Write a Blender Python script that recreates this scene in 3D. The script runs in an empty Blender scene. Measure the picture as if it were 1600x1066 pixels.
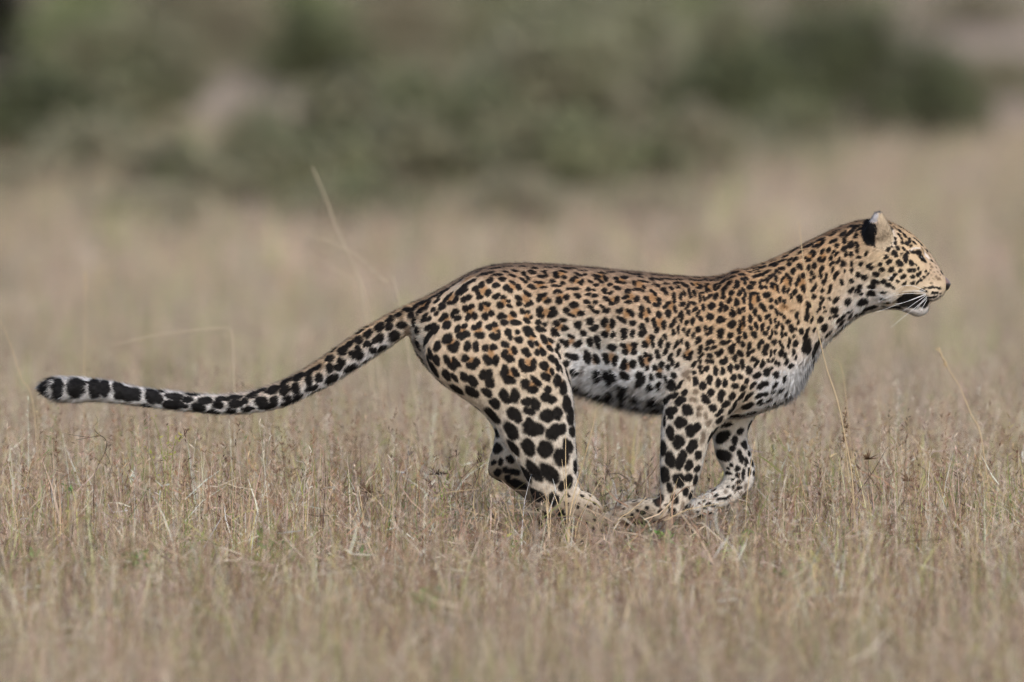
import bpy, bmesh, math, random
import numpy as np
from mathutils import Vector
from mathutils.bvhtree import BVHTree
from mathutils.kdtree import KDTree

SEED = 11
rng = np.random.default_rng(SEED)
random.seed(SEED)
scene = bpy.context.scene
COL = scene.collection

# ---------------------------------------------------------------- camera
LENS, SENSOR, DIST, HORIZON = 400.0, 36.0, 26.0, -145.0
FPX = LENS / SENSOR * 1600.0
S = DIST / FPX                       # metres per photo pixel in the plane of the animal
CAM_H = (905.0 - HORIZON) * S        # ground passes row 905 below the animal
cam_data = bpy.data.cameras.new("camera")
cam_data.lens = LENS
cam_data.sensor_width = SENSOR
cam_data.clip_start = 0.5
cam_data.clip_end = 6000.0
cam = bpy.data.objects.new("camera", cam_data)
COL.objects.link(cam)
cam.location = (0.0, -DIST, CAM_H)
PITCH = math.atan((533.0 - HORIZON) / FPX)
cam.rotation_euler = (math.radians(90.0) - PITCH, 0.0, 0.0)
cam_data.dof.use_dof = True
cam_data.dof.focus_distance = DIST - 0.05
cam_data.dof.aperture_fstop = 2.8
scene.camera = cam

# ---------------------------------------------------------------- sky, sun, exposure
SUN_ELEV, SUN_AZ = math.radians(42.0), math.radians(160.0)
world = bpy.data.worlds.new("World")
scene.world = world
world.use_nodes = True
wn = world.node_tree
sky = wn.nodes.new("ShaderNodeTexSky")
sky.sky_type = 'NISHITA'
sky.sun_disc = False
sky.sun_elevation = SUN_ELEV
sky.sun_rotation = SUN_AZ
sky.air_density = 1.0
sky.dust_density = 2.0
sky.ozone_density = 1.0
wn.links.new(sky.outputs[0], wn.nodes["Background"].inputs[0])
wn.nodes["Background"].inputs[1].default_value = 0.135
sun_data = bpy.data.lights.new("sun", 'SUN')
sun_data.energy = 1.45
sun_data.angle = math.radians(26.0)
sun_data.color = (1.0, 0.985, 0.965)
sun = bpy.data.objects.new("sun", sun_data)
COL.objects.link(sun)
sd = Vector((math.sin(SUN_AZ) * math.cos(SUN_ELEV), math.cos(SUN_AZ) * math.cos(SUN_ELEV), math.sin(SUN_ELEV)))
sun.rotation_euler = sd.to_track_quat('Z', 'Y').to_euler()
vs = scene.view_settings
vs.view_transform = 'Standard'
vs.look = 'None'
vs.gamma = 1.0
vs.use_curve_mapping = False
vs.exposure = EXPOSURE = 0.56
scene.render.engine = 'CYCLES'
cy = scene.cycles
cy.max_bounces = 6
cy.diffuse_bounces = 3
cy.glossy_bounces = 2
cy.transmission_bounces = 3
cy.transparent_max_bounces = 4
cy.caustics_reflective = False
cy.caustics_refractive = False
cy.use_denoising = True
cy.filter_width = 1.5
cy.use_adaptive_sampling = False
cy.denoiser = 'OPENIMAGEDENOISE'
cy.denoising_prefilter = 'NONE'
cy.denoising_input_passes = 'RGB_ALBEDO'

# ---------------------------------------------------------------- helpers
def P(px, py, y=0.0):
    """photo column and row to a point at depth y behind the plane of the animal"""
    k = S * (DIST + y) / DIST
    return np.array([(px - 800.0) * k, y, CAM_H - (py - HORIZON) * k])

def lin(c):
    c = np.asarray(c, dtype=float) / 255.0
    return np.where(c <= 0.04045, c / 12.92, ((c + 0.055) / 1.055) ** 2.4)

def props(o, label=None, category=None, group=None, kind=None):
    if label: o["label"] = label
    if category: o["category"] = category
    if group: o["group"] = group
    if kind: o["kind"] = kind
    return o

def link(name, me, mat=None, parent=None):
    o = bpy.data.objects.new(name, me)
    COL.objects.link(o)
    if mat is not None and me is not None and len(me.materials) == 0:
        me.materials.append(mat)
    if parent is not None:
        o.parent = parent
        o.matrix_parent_inverse = parent.matrix_world.inverted()
    return o

def mesh_from(name, verts, faces_flat, face_size, colors=None, normals=None, smooth=True):
    """fast mesh from numpy arrays; every face has face_size corners, or face_size is an array"""
    me = bpy.data.meshes.new(name)
    verts = np.ascontiguousarray(verts, dtype=np.float32)
    idx = np.ascontiguousarray(faces_flat, dtype=np.int32).ravel()
    if np.isscalar(face_size):
        nf = len(idx) // face_size
        tot = np.full(nf, face_size, dtype=np.int32)
    else:
        tot = np.asarray(face_size, dtype=np.int32)
        nf = len(tot)
    start = np.zeros(nf, dtype=np.int32)
    start[1:] = np.cumsum(tot)[:-1]
    me.vertices.add(len(verts))
    me.vertices.foreach_set("co", verts.ravel())
    me.loops.add(len(idx))
    me.loops.foreach_set("vertex_index", idx)
    me.polygons.add(nf)
    me.polygons.foreach_set("loop_start", start)
    me.polygons.foreach_set("loop_total", tot)
    me.polygons.foreach_set("use_smooth", np.full(nf, smooth, dtype=bool))
    me.update(calc_edges=True)
    if colors is not None:
        at = me.attributes.new("tint", 'FLOAT_COLOR', 'POINT')
        c4 = np.ones((len(verts), 4), dtype=np.float32)
        c4[:, :3] = colors
        at.data.foreach_set("color", c4.ravel())
    if normals is not None:
        at = me.attributes.new("skin_normal", 'FLOAT_VECTOR', 'POINT')
        at.data.foreach_set("vector", np.ascontiguousarray(normals, dtype=np.float32).ravel())
    return me

def new_mat(name):
    m = bpy.data.materials.new(name)
    m.use_nodes = True
    nt = m.node_tree
    for n in list(nt.nodes):
        nt.nodes.remove(n)
    out = nt.nodes.new("ShaderNodeOutputMaterial")
    return m, nt, out

def attr_node(nt, name="tint"):
    a = nt.nodes.new("ShaderNodeAttribute")
    a.attribute_name = name
    return a

def leaf_material(name, translucency=0.35, rough=0.7):
    m, nt, out = new_mat(name)
    a = attr_node(nt)
    b = nt.nodes.new("ShaderNodeBsdfPrincipled")
    b.inputs["Roughness"].default_value = rough
    b.inputs["Specular IOR Level"].default_value = 0.25
    t = nt.nodes.new("ShaderNodeBsdfTranslucent")
    mx = nt.nodes.new("ShaderNodeMixShader")
    mx.inputs[0].default_value = translucency
    nt.links.new(a.outputs["Color"], b.inputs["Base Color"])
    nt.links.new(a.outputs["Color"], t.inputs["Color"])
    nt.links.new(b.outputs[0], mx.inputs[1])
    nt.links.new(t.outputs[0], mx.inputs[2])
    nt.links.new(mx.outputs[0], out.inputs[0])
    return m

def plain_material(name, rgb255, rough=0.6, spec=0.3, noise=None):
    m, nt, out = new_mat(name)
    b = nt.nodes.new("ShaderNodeBsdfPrincipled")
    b.inputs["Roughness"].default_value = rough
    b.inputs["Specular IOR Level"].default_value = spec
    c = lin(rgb255)
    if noise:
        nz = nt.nodes.new("ShaderNodeTexNoise")
        nz.inputs["Scale"].default_value = noise[0]
        rp = nt.nodes.new("ShaderNodeValToRGB")
        rp.color_ramp.elements[0].position = 0.35
        rp.color_ramp.elements[1].position = 0.65
        rp.color_ramp.elements[0].color = (*(c * noise[1]), 1)
        rp.color_ramp.elements[1].color = (*c, 1)
        nt.links.new(nz.outputs["Fac"], rp.inputs[0])
        nt.links.new(rp.outputs[0], b.inputs["Base Color"])
    else:
        b.inputs["Base Color"].default_value = (*c, 1)
    nt.links.new(b.outputs[0], out.inputs[0])
    return m

MAT_GRASS = leaf_material("dry_grass", 0.4, 0.6)
MAT_LEAF = leaf_material("shrub_leaf", 0.25, 0.6)

def catmull(pts, n):
    """resample a list of rows with n steps per span"""
    p = np.asarray(pts, dtype=float)
    q = np.vstack([2 * p[0] - p[1], p, 2 * p[-1] - p[-2]])
    out = []
    for i in range(1, len(q) - 2):
        a, b, c, d = q[i - 1], q[i], q[i + 1], q[i + 2]
        for t in np.linspace(0, 1, n, endpoint=False):
            out.append(0.5 * (2 * b + (c - a) * t + (2 * a - 5 * b + 4 * c - d) * t * t + (3 * b - a - 3 * c + d) * t ** 3))
    out.append(p[-1])
    return np.array(out)

def tube(path, radii, sides=6):
    """a closed tapering tube along a path: verts and quad/triangle faces"""
    path = np.asarray(path, float)
    n = len(path)
    tan = np.gradient(path, axis=0)
    tan /= np.linalg.norm(tan, axis=1)[:, None] + 1e-12
    ref = np.array([0.0, 1.0, 0.0])
    u = np.cross(tan, ref)
    bad = np.linalg.norm(u, axis=1) < 1e-4
    u[bad] = (1, 0, 0)
    u /= np.linalg.norm(u, axis=1)[:, None]
    v = np.cross(tan, u)
    th = np.linspace(0, 2 * np.pi, sides, endpoint=False)
    r = np.broadcast_to(np.asarray(radii, float), (n,))
    V = path[:, None, :] + r[:, None, None] * (np.cos(th)[None, :, None] * u[:, None, :] + np.sin(th)[None, :, None] * v[:, None, :])
    V = V.reshape(-1, 3)
    F = []
    for i in range(n - 1):
        for j in range(sides):
            k = (j + 1) % sides
            F.append((i * sides + j, i * sides + k, (i + 1) * sides + k, (i + 1) * sides + j))
    F.append(tuple(range(sides))[::-1])
    F.append(tuple((n - 1) * sides + j for j in range(sides)))
    return V, F

def join_vf(parts):
    V, F, o = [], [], 0
    for v, f in parts:
        V.append(np.asarray(v, float))
        F += [tuple(i + o for i in q) for q in f]
        o += len(v)
    return np.vstack(V), F

def poly_mesh(name, V, F, smooth=True):
    me = bpy.data.meshes.new(name)
    me.from_pydata([tuple(v) for v in V], [], F)
    me.update()
    me.polygons.foreach_set("use_smooth", np.full(len(me.polygons), smooth, dtype=bool))
    return me
# ---------------------------------------------------------------- ground
def ground_height(x, y):
    """nearly flat near the animal, low swells beyond"""
    far = np.clip((np.asarray(y, float) - 45.0) / 60.0, 0, 1)
    near = np.clip(-np.asarray(y, float) - 0.15, 0, 9.0)
    near = near * near / (near + 0.5)                # the field falls gently towards the viewer
    return -0.045 * near + far * (0.25 * np.sin(np.asarray(x) * 0.11 + 1.3) * np.sin(np.asarray(y) * 0.045) + 0.0)

def build_ground():
    xs = np.concatenate([np.linspace(-1500, -40, 14)[:-1], np.linspace(-40, 40, 41), np.linspace(40, 1500, 14)[1:]])
    ys = np.concatenate([np.linspace(-600, -30, 8)[:-1], np.linspace(-30, -10, 10)[:-1], np.linspace(-10, 2, 61)[:-1], np.linspace(2, 200, 60), np.linspace(200, 4000, 18)[1:]])
    X, Y = np.meshgrid(xs, ys)
    Z = ground_height(X, Y)
    V = np.stack([X.ravel(), Y.ravel(), Z.ravel()], 1)
    w = len(xs)
    i, j = np.meshgrid(np.arange(w - 1), np.arange(len(ys) - 1))
    a = (j * w + i).ravel()
    F = np.stack([a, a + 1, a + 1 + w, a + w], 1)
    m, nt, out = new_mat("savanna_soil_and_thatch")
    b = nt.nodes.new("ShaderNodeBsdfPrincipled")
    b.inputs["Roughness"].default_value = 0.95
    b.inputs["Specular IOR Level"].default_value = 0.1
    tc = nt.nodes.new("ShaderNodeTexCoord")
    def noise(scale, detail):
        n = nt.nodes.new("ShaderNodeTexNoise")
        n.inputs["Scale"].default_value = scale
        n.inputs["Detail"].default_value = detail
        nt.links.new(tc.outputs["Object"], n.inputs["Vector"])
        return n
    n1, n2 = noise(0.35, 4.0), noise(38.0, 5.0)
    r1 = nt.nodes.new("ShaderNodeValToRGB")
    e = r1.color_ramp.elements
    e[0].position, e[1].position = 0.36, 0.66
    e[0].color = (*lin((160, 140, 122)), 1)
    e[1].color = (*lin((188, 168, 148)), 1)
    r2 = nt.nodes.new("ShaderNodeValToRGB")
    r2.color_ramp.elements[0].position, r2.color_ramp.elements[1].position = 0.3, 0.7
    r2.color_ramp.elements[0].color = (0.55, 0.53, 0.5, 1)
    r2.color_ramp.elements[1].color = (1, 1, 1, 1)
    mx = nt.nodes.new("ShaderNodeMixRGB")
    mx.blend_type = 'MULTIPLY'
    mx.inputs[0].default_value = 1.0
    nt.links.new(n1.outputs["Fac"], r1.inputs[0])
    nt.links.new(n2.outputs["Fac"], r2.inputs[0])
    nt.links.new(r1.outputs[0], mx.inputs[1])
    nt.links.new(r2.outputs[0], mx.inputs[2])
    nt.links.new(mx.outputs[0], b.inputs["Base Color"])
    bp = nt.nodes.new("ShaderNodeBump")
    bp.inputs["Strength"].default_value = 0.6
    bp.inputs["Distance"].default_value = 0.03
    nt.links.new(n2.outputs["Fac"], bp.inputs["Height"])
    nt.links.new(bp.outputs[0], b.inputs["Normal"])
    nt.links.new(b.outputs[0], out.inputs[0])
    o = link("ground", mesh_from("ground", V, F, 4), m)
    props(o, "flat dry savanna ground under the grass", kind="structure")
build_ground()

# ---------------------------------------------------------------- shrubs far behind
def row_depth(py):
    return FPX * CAM_H / (py - HORIZON) - DIST

MAT_TWIG = plain_material("shrub_wood", (112, 98, 86), 0.85, 0.15, (14.0, 0.6))

def shrub(px, base, wpx, hpx, tones, label, group, dens=1.0, leaf=0.034, gap=0.25):
    base = base + (38 if base > 190 else 12)      # the grass before it hides its foot
    y = row_depth(base)
    k = S * (DIST + y) / DIST
    W, H = wpx * k, (hpx + (45 if base > 190 else 15)) * k
    c = P(px, base, y)
    z0 = float(ground_height(c[0], y))
    root = bpy.data.objects.new("shrub", None)
    root.location = (c[0], y, z0)
    COL.objects.link(root)
    bpy.context.view_layer.update()
    props(root, label, "shrub", group)
    r = np.random.default_rng(int(px * 7 + base * 13 + wpx))
    # stems: a fan of forking twigs from the base
    parts, tips = [], []
    for i in range(11):
        az = r.uniform(0, 2 * np.pi)
        sp = r.uniform(0.15, 0.95)
        tip = np.array([math.cos(az) * W * 0.46 * sp, math.sin(az) * W * 0.36 * sp, H * r.uniform(0.55, 0.98) * (1.05 - 0.45 * sp ** 2)])
        base_p = np.array([math.cos(az), math.sin(az), 0]) * 0.05 * r.uniform(0.2, 1.5)
        mid = base_p * 0.5 + tip * 0.5 + r.normal(0, 0.05, 3) * H
        pth = catmull([base_p, mid, tip], 4)
        parts.append(tube(pth, np.linspace(0.016, 0.005, len(pth)) * max(H, 0.5), 5))
        tips += [tip, mid * 0.4 + tip * 0.6]
        for _ in range(2):
            t2 = tip * r.uniform(0.6, 0.9) + np.array([r.normal(0, W * 0.12), r.normal(0, W * 0.1), r.uniform(0.0, 0.22) * H])
            parts.append(tube(catmull([mid, mid * 0.4 + t2 * 0.6 + r.normal(0, 0.03, 3), t2], 3), np.linspace(0.008, 0.003, 7) * max(H, 0.5), 4))
            tips.append(t2)
    V, F = join_vf(parts)
    link("stem", poly_mesh("shrub_stem", V, F), MAT_TWIG, root).location = (0, 0, 0)
    # leaves in clumps about the twig tips and filling the mound
    n = int(4200 * dens)
    centers = np.array(tips)
    fill = np.stack([r.normal(0, 0.26, 60) * W, r.normal(0, 0.22, 60) * W, np.abs(r.beta(1.6, 1.9, 60)) * H], 1)
    lim = np.sqrt(np.clip(1 - (fill[:, 2] / H) ** 2, 0.05, 1)) * W * 0.5
    d = np.linalg.norm(fill[:, :2], axis=1)
    fill[:, :2] *= np.minimum(1, lim / (d + 1e-6))[:, None]
    centers = np.vstack([centers, fill])
    keep = r.random(len(centers)) > gap
    centers = centers[keep]
    ci = r.integers(0, len(centers), n)
    pos = centers[ci] + r.normal(0, 1, (n, 3)) * np.array([0.075 * W, 0.07 * W, 0.075 * H])
    pos[:, 2] = np.clip(pos[:, 2], 0.02, None)
    tones = [tuple((0.7 * t[i] + 0.3 * (0.36 * t[0] + 0.5 * t[1] + 0.14 * t[2])) * (1.0, 0.98, 0.87)[i] for i in range(3)) for t in tones]
    mean_tone = np.mean(np.array(tones), axis=0)
    tones = [tuple(0.6 * np.array(t) + 0.4 * mean_tone) for t in tones]
    clump_tone = r.integers(0, len(tones), len(centers))
    col = np.array([lin(t) for t in tones])[clump_tone[ci]] * 0.98 * r.uniform(0.9, 1.1, (n, 1))
    a = r.normal(0, 1, (n, 3)); a /= np.linalg.norm(a, axis=1)[:, None]
    b = np.cross(a, r.normal(0, 1, (n, 3))); b /= np.linalg.norm(b, axis=1)[:, None]
    ls = leaf * r.uniform(0.6, 1.4, (n, 1)) * max(1.0, W / 1.4)
    V = np.stack([pos - a * ls, pos + b * ls * 0.5, pos + a * ls, pos - b * ls * 0.5], 1).reshape(-1, 3)
    F = np.arange(n * 4).reshape(-1, 4)
    me = mesh_from("shrub_crown", V, F, 4, np.repeat(col, 4, 0), smooth=False)
    o = link("crown", me, MAT_LEAF, root)
    o.location = (0, 0, 0)
    for ch in root.children:
        ch.matrix_parent_inverse.identity()
        ch.location = (0, 0, 0)
    return root

DARK = [(96, 106, 76), (112, 121, 86), (84, 90, 68)]
SAGE = [(148, 150, 126), (132, 140, 114), (162, 162, 142), (140, 132, 122)]
MIXED = [(132, 140, 106), (150, 144, 124), (124, 118, 106), (112, 124, 94)]
GREY = [(164, 152, 140), (146, 138, 126), (136, 142, 116)]
GREEN = [(132, 146, 102), (146, 158, 116), (116, 132, 92)]
GB = "shrubs standing beyond the open grass"
SHRUBS = [
    (1160, 222, 250, 150, DARK, "low dark green shrub touching the tallest dark shrub's flank", 1.2),
    (1330, 218, 330, 195, DARK, "tallest dark green rounded shrub standing out against pale ground", 1.6),
    (1475, 210, 130, 105, DARK, "small dark shrub closing the end of the dark clump", 0.8),
    (1250, 232, 170, 70, MIXED, "low mixed green shrub at the foot of the dark clump", 0.7),
    (1005, 300, 100, 72, DARK, "small round dark shrub standing alone in straw grass", 0.8),
    (690, 305, 230, 190, MIXED, "mixed green shrub with brown gaps between its twigs", 1.2),
    (850, 268, 280, 270, SAGE, "broad sage green shrub in the middle of the thicket", 1.5),
    (985, 215, 230, 210, SAGE, "pale sage shrub beside the dark clump", 1.2),
    (770, 300, 120, 150, DARK, "narrow dark shrub before the broad sage shrub", 0.8),
    (550, 300, 210, 170, MIXED, "loose twiggy shrub before the grey thicket", 1.1),
    (430, 318, 200, 110, MIXED + GREEN[:1], "low fresh green shrub at the edge of the straw grass", 1.0),
    (300, 322, 190, 100, MIXED, "low shrub thinning out into straw grass", 1.0),
    (60, 258, 260, 130, DARK, "dark low shrub behind pale grass slope", 1.2),
    (200, 215, 260, 180, MIXED, "bushy mixed green shrub above the dark low shrub", 1.3),
    (130, 150, 190, 170, GREEN, "fresh green upright shrub beside a black-shaded shrub", 1.1),
    (0, 95, 120, 150, [(40, 42, 30), (52, 54, 38)], "very dark shrub with deep shade painted into its leaves", 1.2),  # near-black leaf tones stand in for shade
    (300, 100, 260, 170, GREY, "tall grey brown leafless-looking shrub", 1.2),
    (430, 70, 250, 150, GREEN, "bright green leafy shrub high in the thicket", 1.2),
    (490, 150, 170, 130, DARK, "dark hollow shrub behind the twiggy shrub", 1.0),
    (620, 125, 240, 180, GREY, "grey green shrub with pale twigs", 1.2),
    (730, 100, 260, 160, MIXED, "mixed shrub under the farthest dark row", 1.2),
    (660, 40, 330, 120, DARK, "dark shrub of the farthest row, long and low", 1.3),
    (900, 90, 330, 170, SAGE, "wide sage shrub of the far thicket", 1.4),
    (1040, 90, 260, 150, GREEN, "green shrub between the sage thicket and the dark clump", 1.2),
    (1010, 20, 300, 110, MIXED, "mixed shrub in the farthest row beside pale ground", 1.2),
    (820, 15, 300, 110, GREY, "greyish shrub in the farthest row", 1.2),
    (200, 20, 300, 110, GREY, "grey brown shrub in the farthest row above fresh green one", 1.2),
    (400, 230, 130, 60, GREY, "pale dry shrub in a sandy gap", 0.5),
    (560, 215, 130, 90, MIXED, "small shrub between sandy gap and sage thicket", 0.7),
    (620, 318, 200, 130, MIXED, "open shrub in front of the mixed green one", 1.1),
    (880, 318, 260, 150, MIXED, "low brownish shrub in front of the broad sage shrub", 1.2),
    (1080, 290, 150, 110, GREY, "thin dry shrub beyond the small round dark one", 0.9),
    (500, 330, 160, 90, MIXED, "low mixed shrub beside the fresh green one", 0.7),
    (150, 290, 220, 90, GREY, "thin greyish shrub on the pale grass slope", 0.5),
    (1560, 150, 160, 60, GREY, "sparse dry shrub on the pale open ground", 0.4),
    (1530, 20, 240, 60, GREY, "far sparse shrub above the pale open ground", 0.6),
    (1290, 10, 240, 80, GREY, "far greyish shrub behind the tallest dark one", 0.7),
    (240, 345, 240, 50, GREY, "scattered low brush fading into the grass below the pale slope", 0.3),
    (560, 350, 260, 60, MIXED, "scattered low brush fading into the grass below the open shrub", 0.35),
    (820, 345, 240, 60, GREY, "scattered low brush fading into the grass below the brownish shrub", 0.35),
    (1000, 335, 240, 40, GREY, "scattered low brush round the small dark shrub", 0.3),
    (1200, 255, 300, 40, GREY, "scattered low brush at the foot of the dark clump", 0.35),
    (60, 305, 220, 50, GREY, "scattered low brush below the dark low shrub", 0.3),
    (1130, 120, 150, 120, SAGE, "sage shrub peeping over the dark clump", 0.9),
]
for (px, base, w, h, tones, label, dens) in SHRUBS:
    low = base >= 295
    shrub(px, base, w, h, tones, label, GB, dens * (0.75 if low else 1.0), gap=0.4 if low else 0.25)

# ---------------------------------------------------------------- grass
def strips(root, head, height, bend, width, nseg, c0, c1, r, droop=0.0, wob=0.0):
    """curved tapering blades: root (n,3), head (n,2) unit, all else (n,)"""
    n = len(root)
    t = np.linspace(0, 1, nseg + 1)[None, :]
    hz = bend[:, None] * (t ** 1.8) * height[:, None]
    z = height[:, None] * (t - (0.35 * bend[:, None] + droop) * t ** 3)
    ph = r.uniform(0, 6.28, (n, 1))
    w2 = wob * height[:, None] * np.sin(t * r.uniform(3, 8, (n, 1)) + ph) * t
    side = np.stack([-head[:, 1], head[:, 0]], 1)
    X = root[:, 0:1] + head[:, 0:1] * hz + side[:, 0:1] * w2
    Y = root[:, 1:2] + head[:, 1:2] * hz + side[:, 1:2] * w2
    Z = root[:, 2:3] + z
    ang = r.normal(0, 0.7, n)
    wd = np.stack([np.cos(ang), np.sin(ang)], 1)
    wt = width[:, None] * (1.0 - 0.9 * t ** 1.5) * 0.5
    L = np.stack([X - wd[:, 0:1] * wt, Y - wd[:, 1:2] * wt, Z], 2)
    R = np.stack([X + wd[:, 0:1] * wt, Y + wd[:, 1:2] * wt, Z], 2)
    V = np.stack([L, R], 2).reshape(-1, 3)
    m = (nseg + 1) * 2
    b = (np.arange(n) * m)[:, None] + (np.arange(nseg) * 2)[None, :]
    F = np.stack([b, b + 1, b + 3, b + 2], 2).reshape(-1, 4)
    tt = t[:, :, None]
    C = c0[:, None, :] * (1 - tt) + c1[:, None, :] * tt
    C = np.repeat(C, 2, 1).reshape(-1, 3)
    return V, F, C

def merge(parts):
    V = np.vstack([p[0] for p in parts])
    off, F = 0, []
    for p in parts:
        F.append(p[1] + off)
        off += len(p[0])
    return V, np.vstack(F), np.vstack([p[2] for p in parts])

STRAW = np.array([lin(c) for c in [(218, 197, 168), (208, 184, 156), (190, 164, 142), (234, 218, 194), (158, 128, 106), (206, 184, 142), (118, 92, 76), (210, 184, 168), (242, 230, 208), (174, 138, 112)]])
CLUMP_HUE = np.array([[1.0, 1.0, 1.0], [1.04, 0.99, 1.0], [1.0, 1.01, 0.88], [1.07, 0.95, 0.92], [0.88, 1.0, 0.74], [1.0, 1.0, 1.06], [0.74, 0.96, 0.52]])
OLIVE = np.array([lin(c) for c in [(178, 172, 112), (160, 162, 104), (194, 182, 124), (138, 150, 96)]])

def patch_noise(x, y, s, k):
    return (np.sin(x * s + 1.7 * k) * np.sin(y * s * 0.6 + 0.9 * k) + np.sin(x * s * 2.3 + y * s * 1.1 + k) * 0.6) / 1.6

def grass_colours(n, x, y, r, green=0.12):
    c = STRAW[r.integers(0, len(STRAW), n)]
    g = r.random(n) < green * np.clip(1 + 2.2 * patch_noise(x, y, 5.1, 1.0), 0, 4)
    c = np.where(g[:, None], OLIVE[r.integers(0, len(OLIVE), n)], c)
    t = 1 + 0.16 * patch_noise(x, y, 3.0, 2.0) + 0.16 * patch_noise(x, y, 11.0, 5.0)
    soft = np.clip((y - 2.0) / 3.0, 0, 1) * 0.75 + np.clip((-2.0 - y) / 2.0, 0, 1) * 0.4
    c = c * r.uniform(0.72, 1.2, (n, 1))
    c = c * (1 - soft[:, None]) + np.array([[0.49, 0.394, 0.302]]) * np.where(g, 0.9, 1.0)[:, None] * np.array([1, 1, 1]) * soft[:, None] * np.where(g[:, None], [[0.86, 1.04, 0.7]], [[1, 1, 1]])
    return c * t[:, None]

def scatter(y0, y1, per_m2, r, margin=0.9):
    """points on the ground seen by the camera between two depths, plus a margin"""
    hw = lambda y: 1.19 * (DIST + y) / DIST + margin
    area = (hw(y0) + hw(y1)) * (y1 - y0)
    n = int(area * per_m2)
    y = r.uniform(y0, y1, int(n * 1.6))
    x = r.uniform(-1, 1, len(y)) * hw(y1)
    ok = np.abs(x) < hw(y)
    x, y = x[ok][:n], y[ok][:n]
    return x, y

def clump(x, y, r, s=0.02):
    """pull points towards tuft centres"""
    n = len(x)
    k = max(1, n // 18)
    ci = r.integers(0, k, n)
    sel = r.random(n) < 0.72
    cx, cyy = x[:k][ci], y[:k][ci]
    near = sel
    x2 = np.where(near, cx + r.normal(0, s, n), x)
    y2 = np.where(near, cyy + r.normal(0, s * 1.6, n), y)
    return x2, y2, np.where(near, ci, k + np.arange(n))

def trodden(x, y):
    """shorter growth where the animal's feet pass"""
    k = np.exp(-((x - 0.22) / 0.38) ** 2) * np.exp(-((y + 0.6) / 0.9) ** 2)
    return 1 - 0.55 * k

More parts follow.
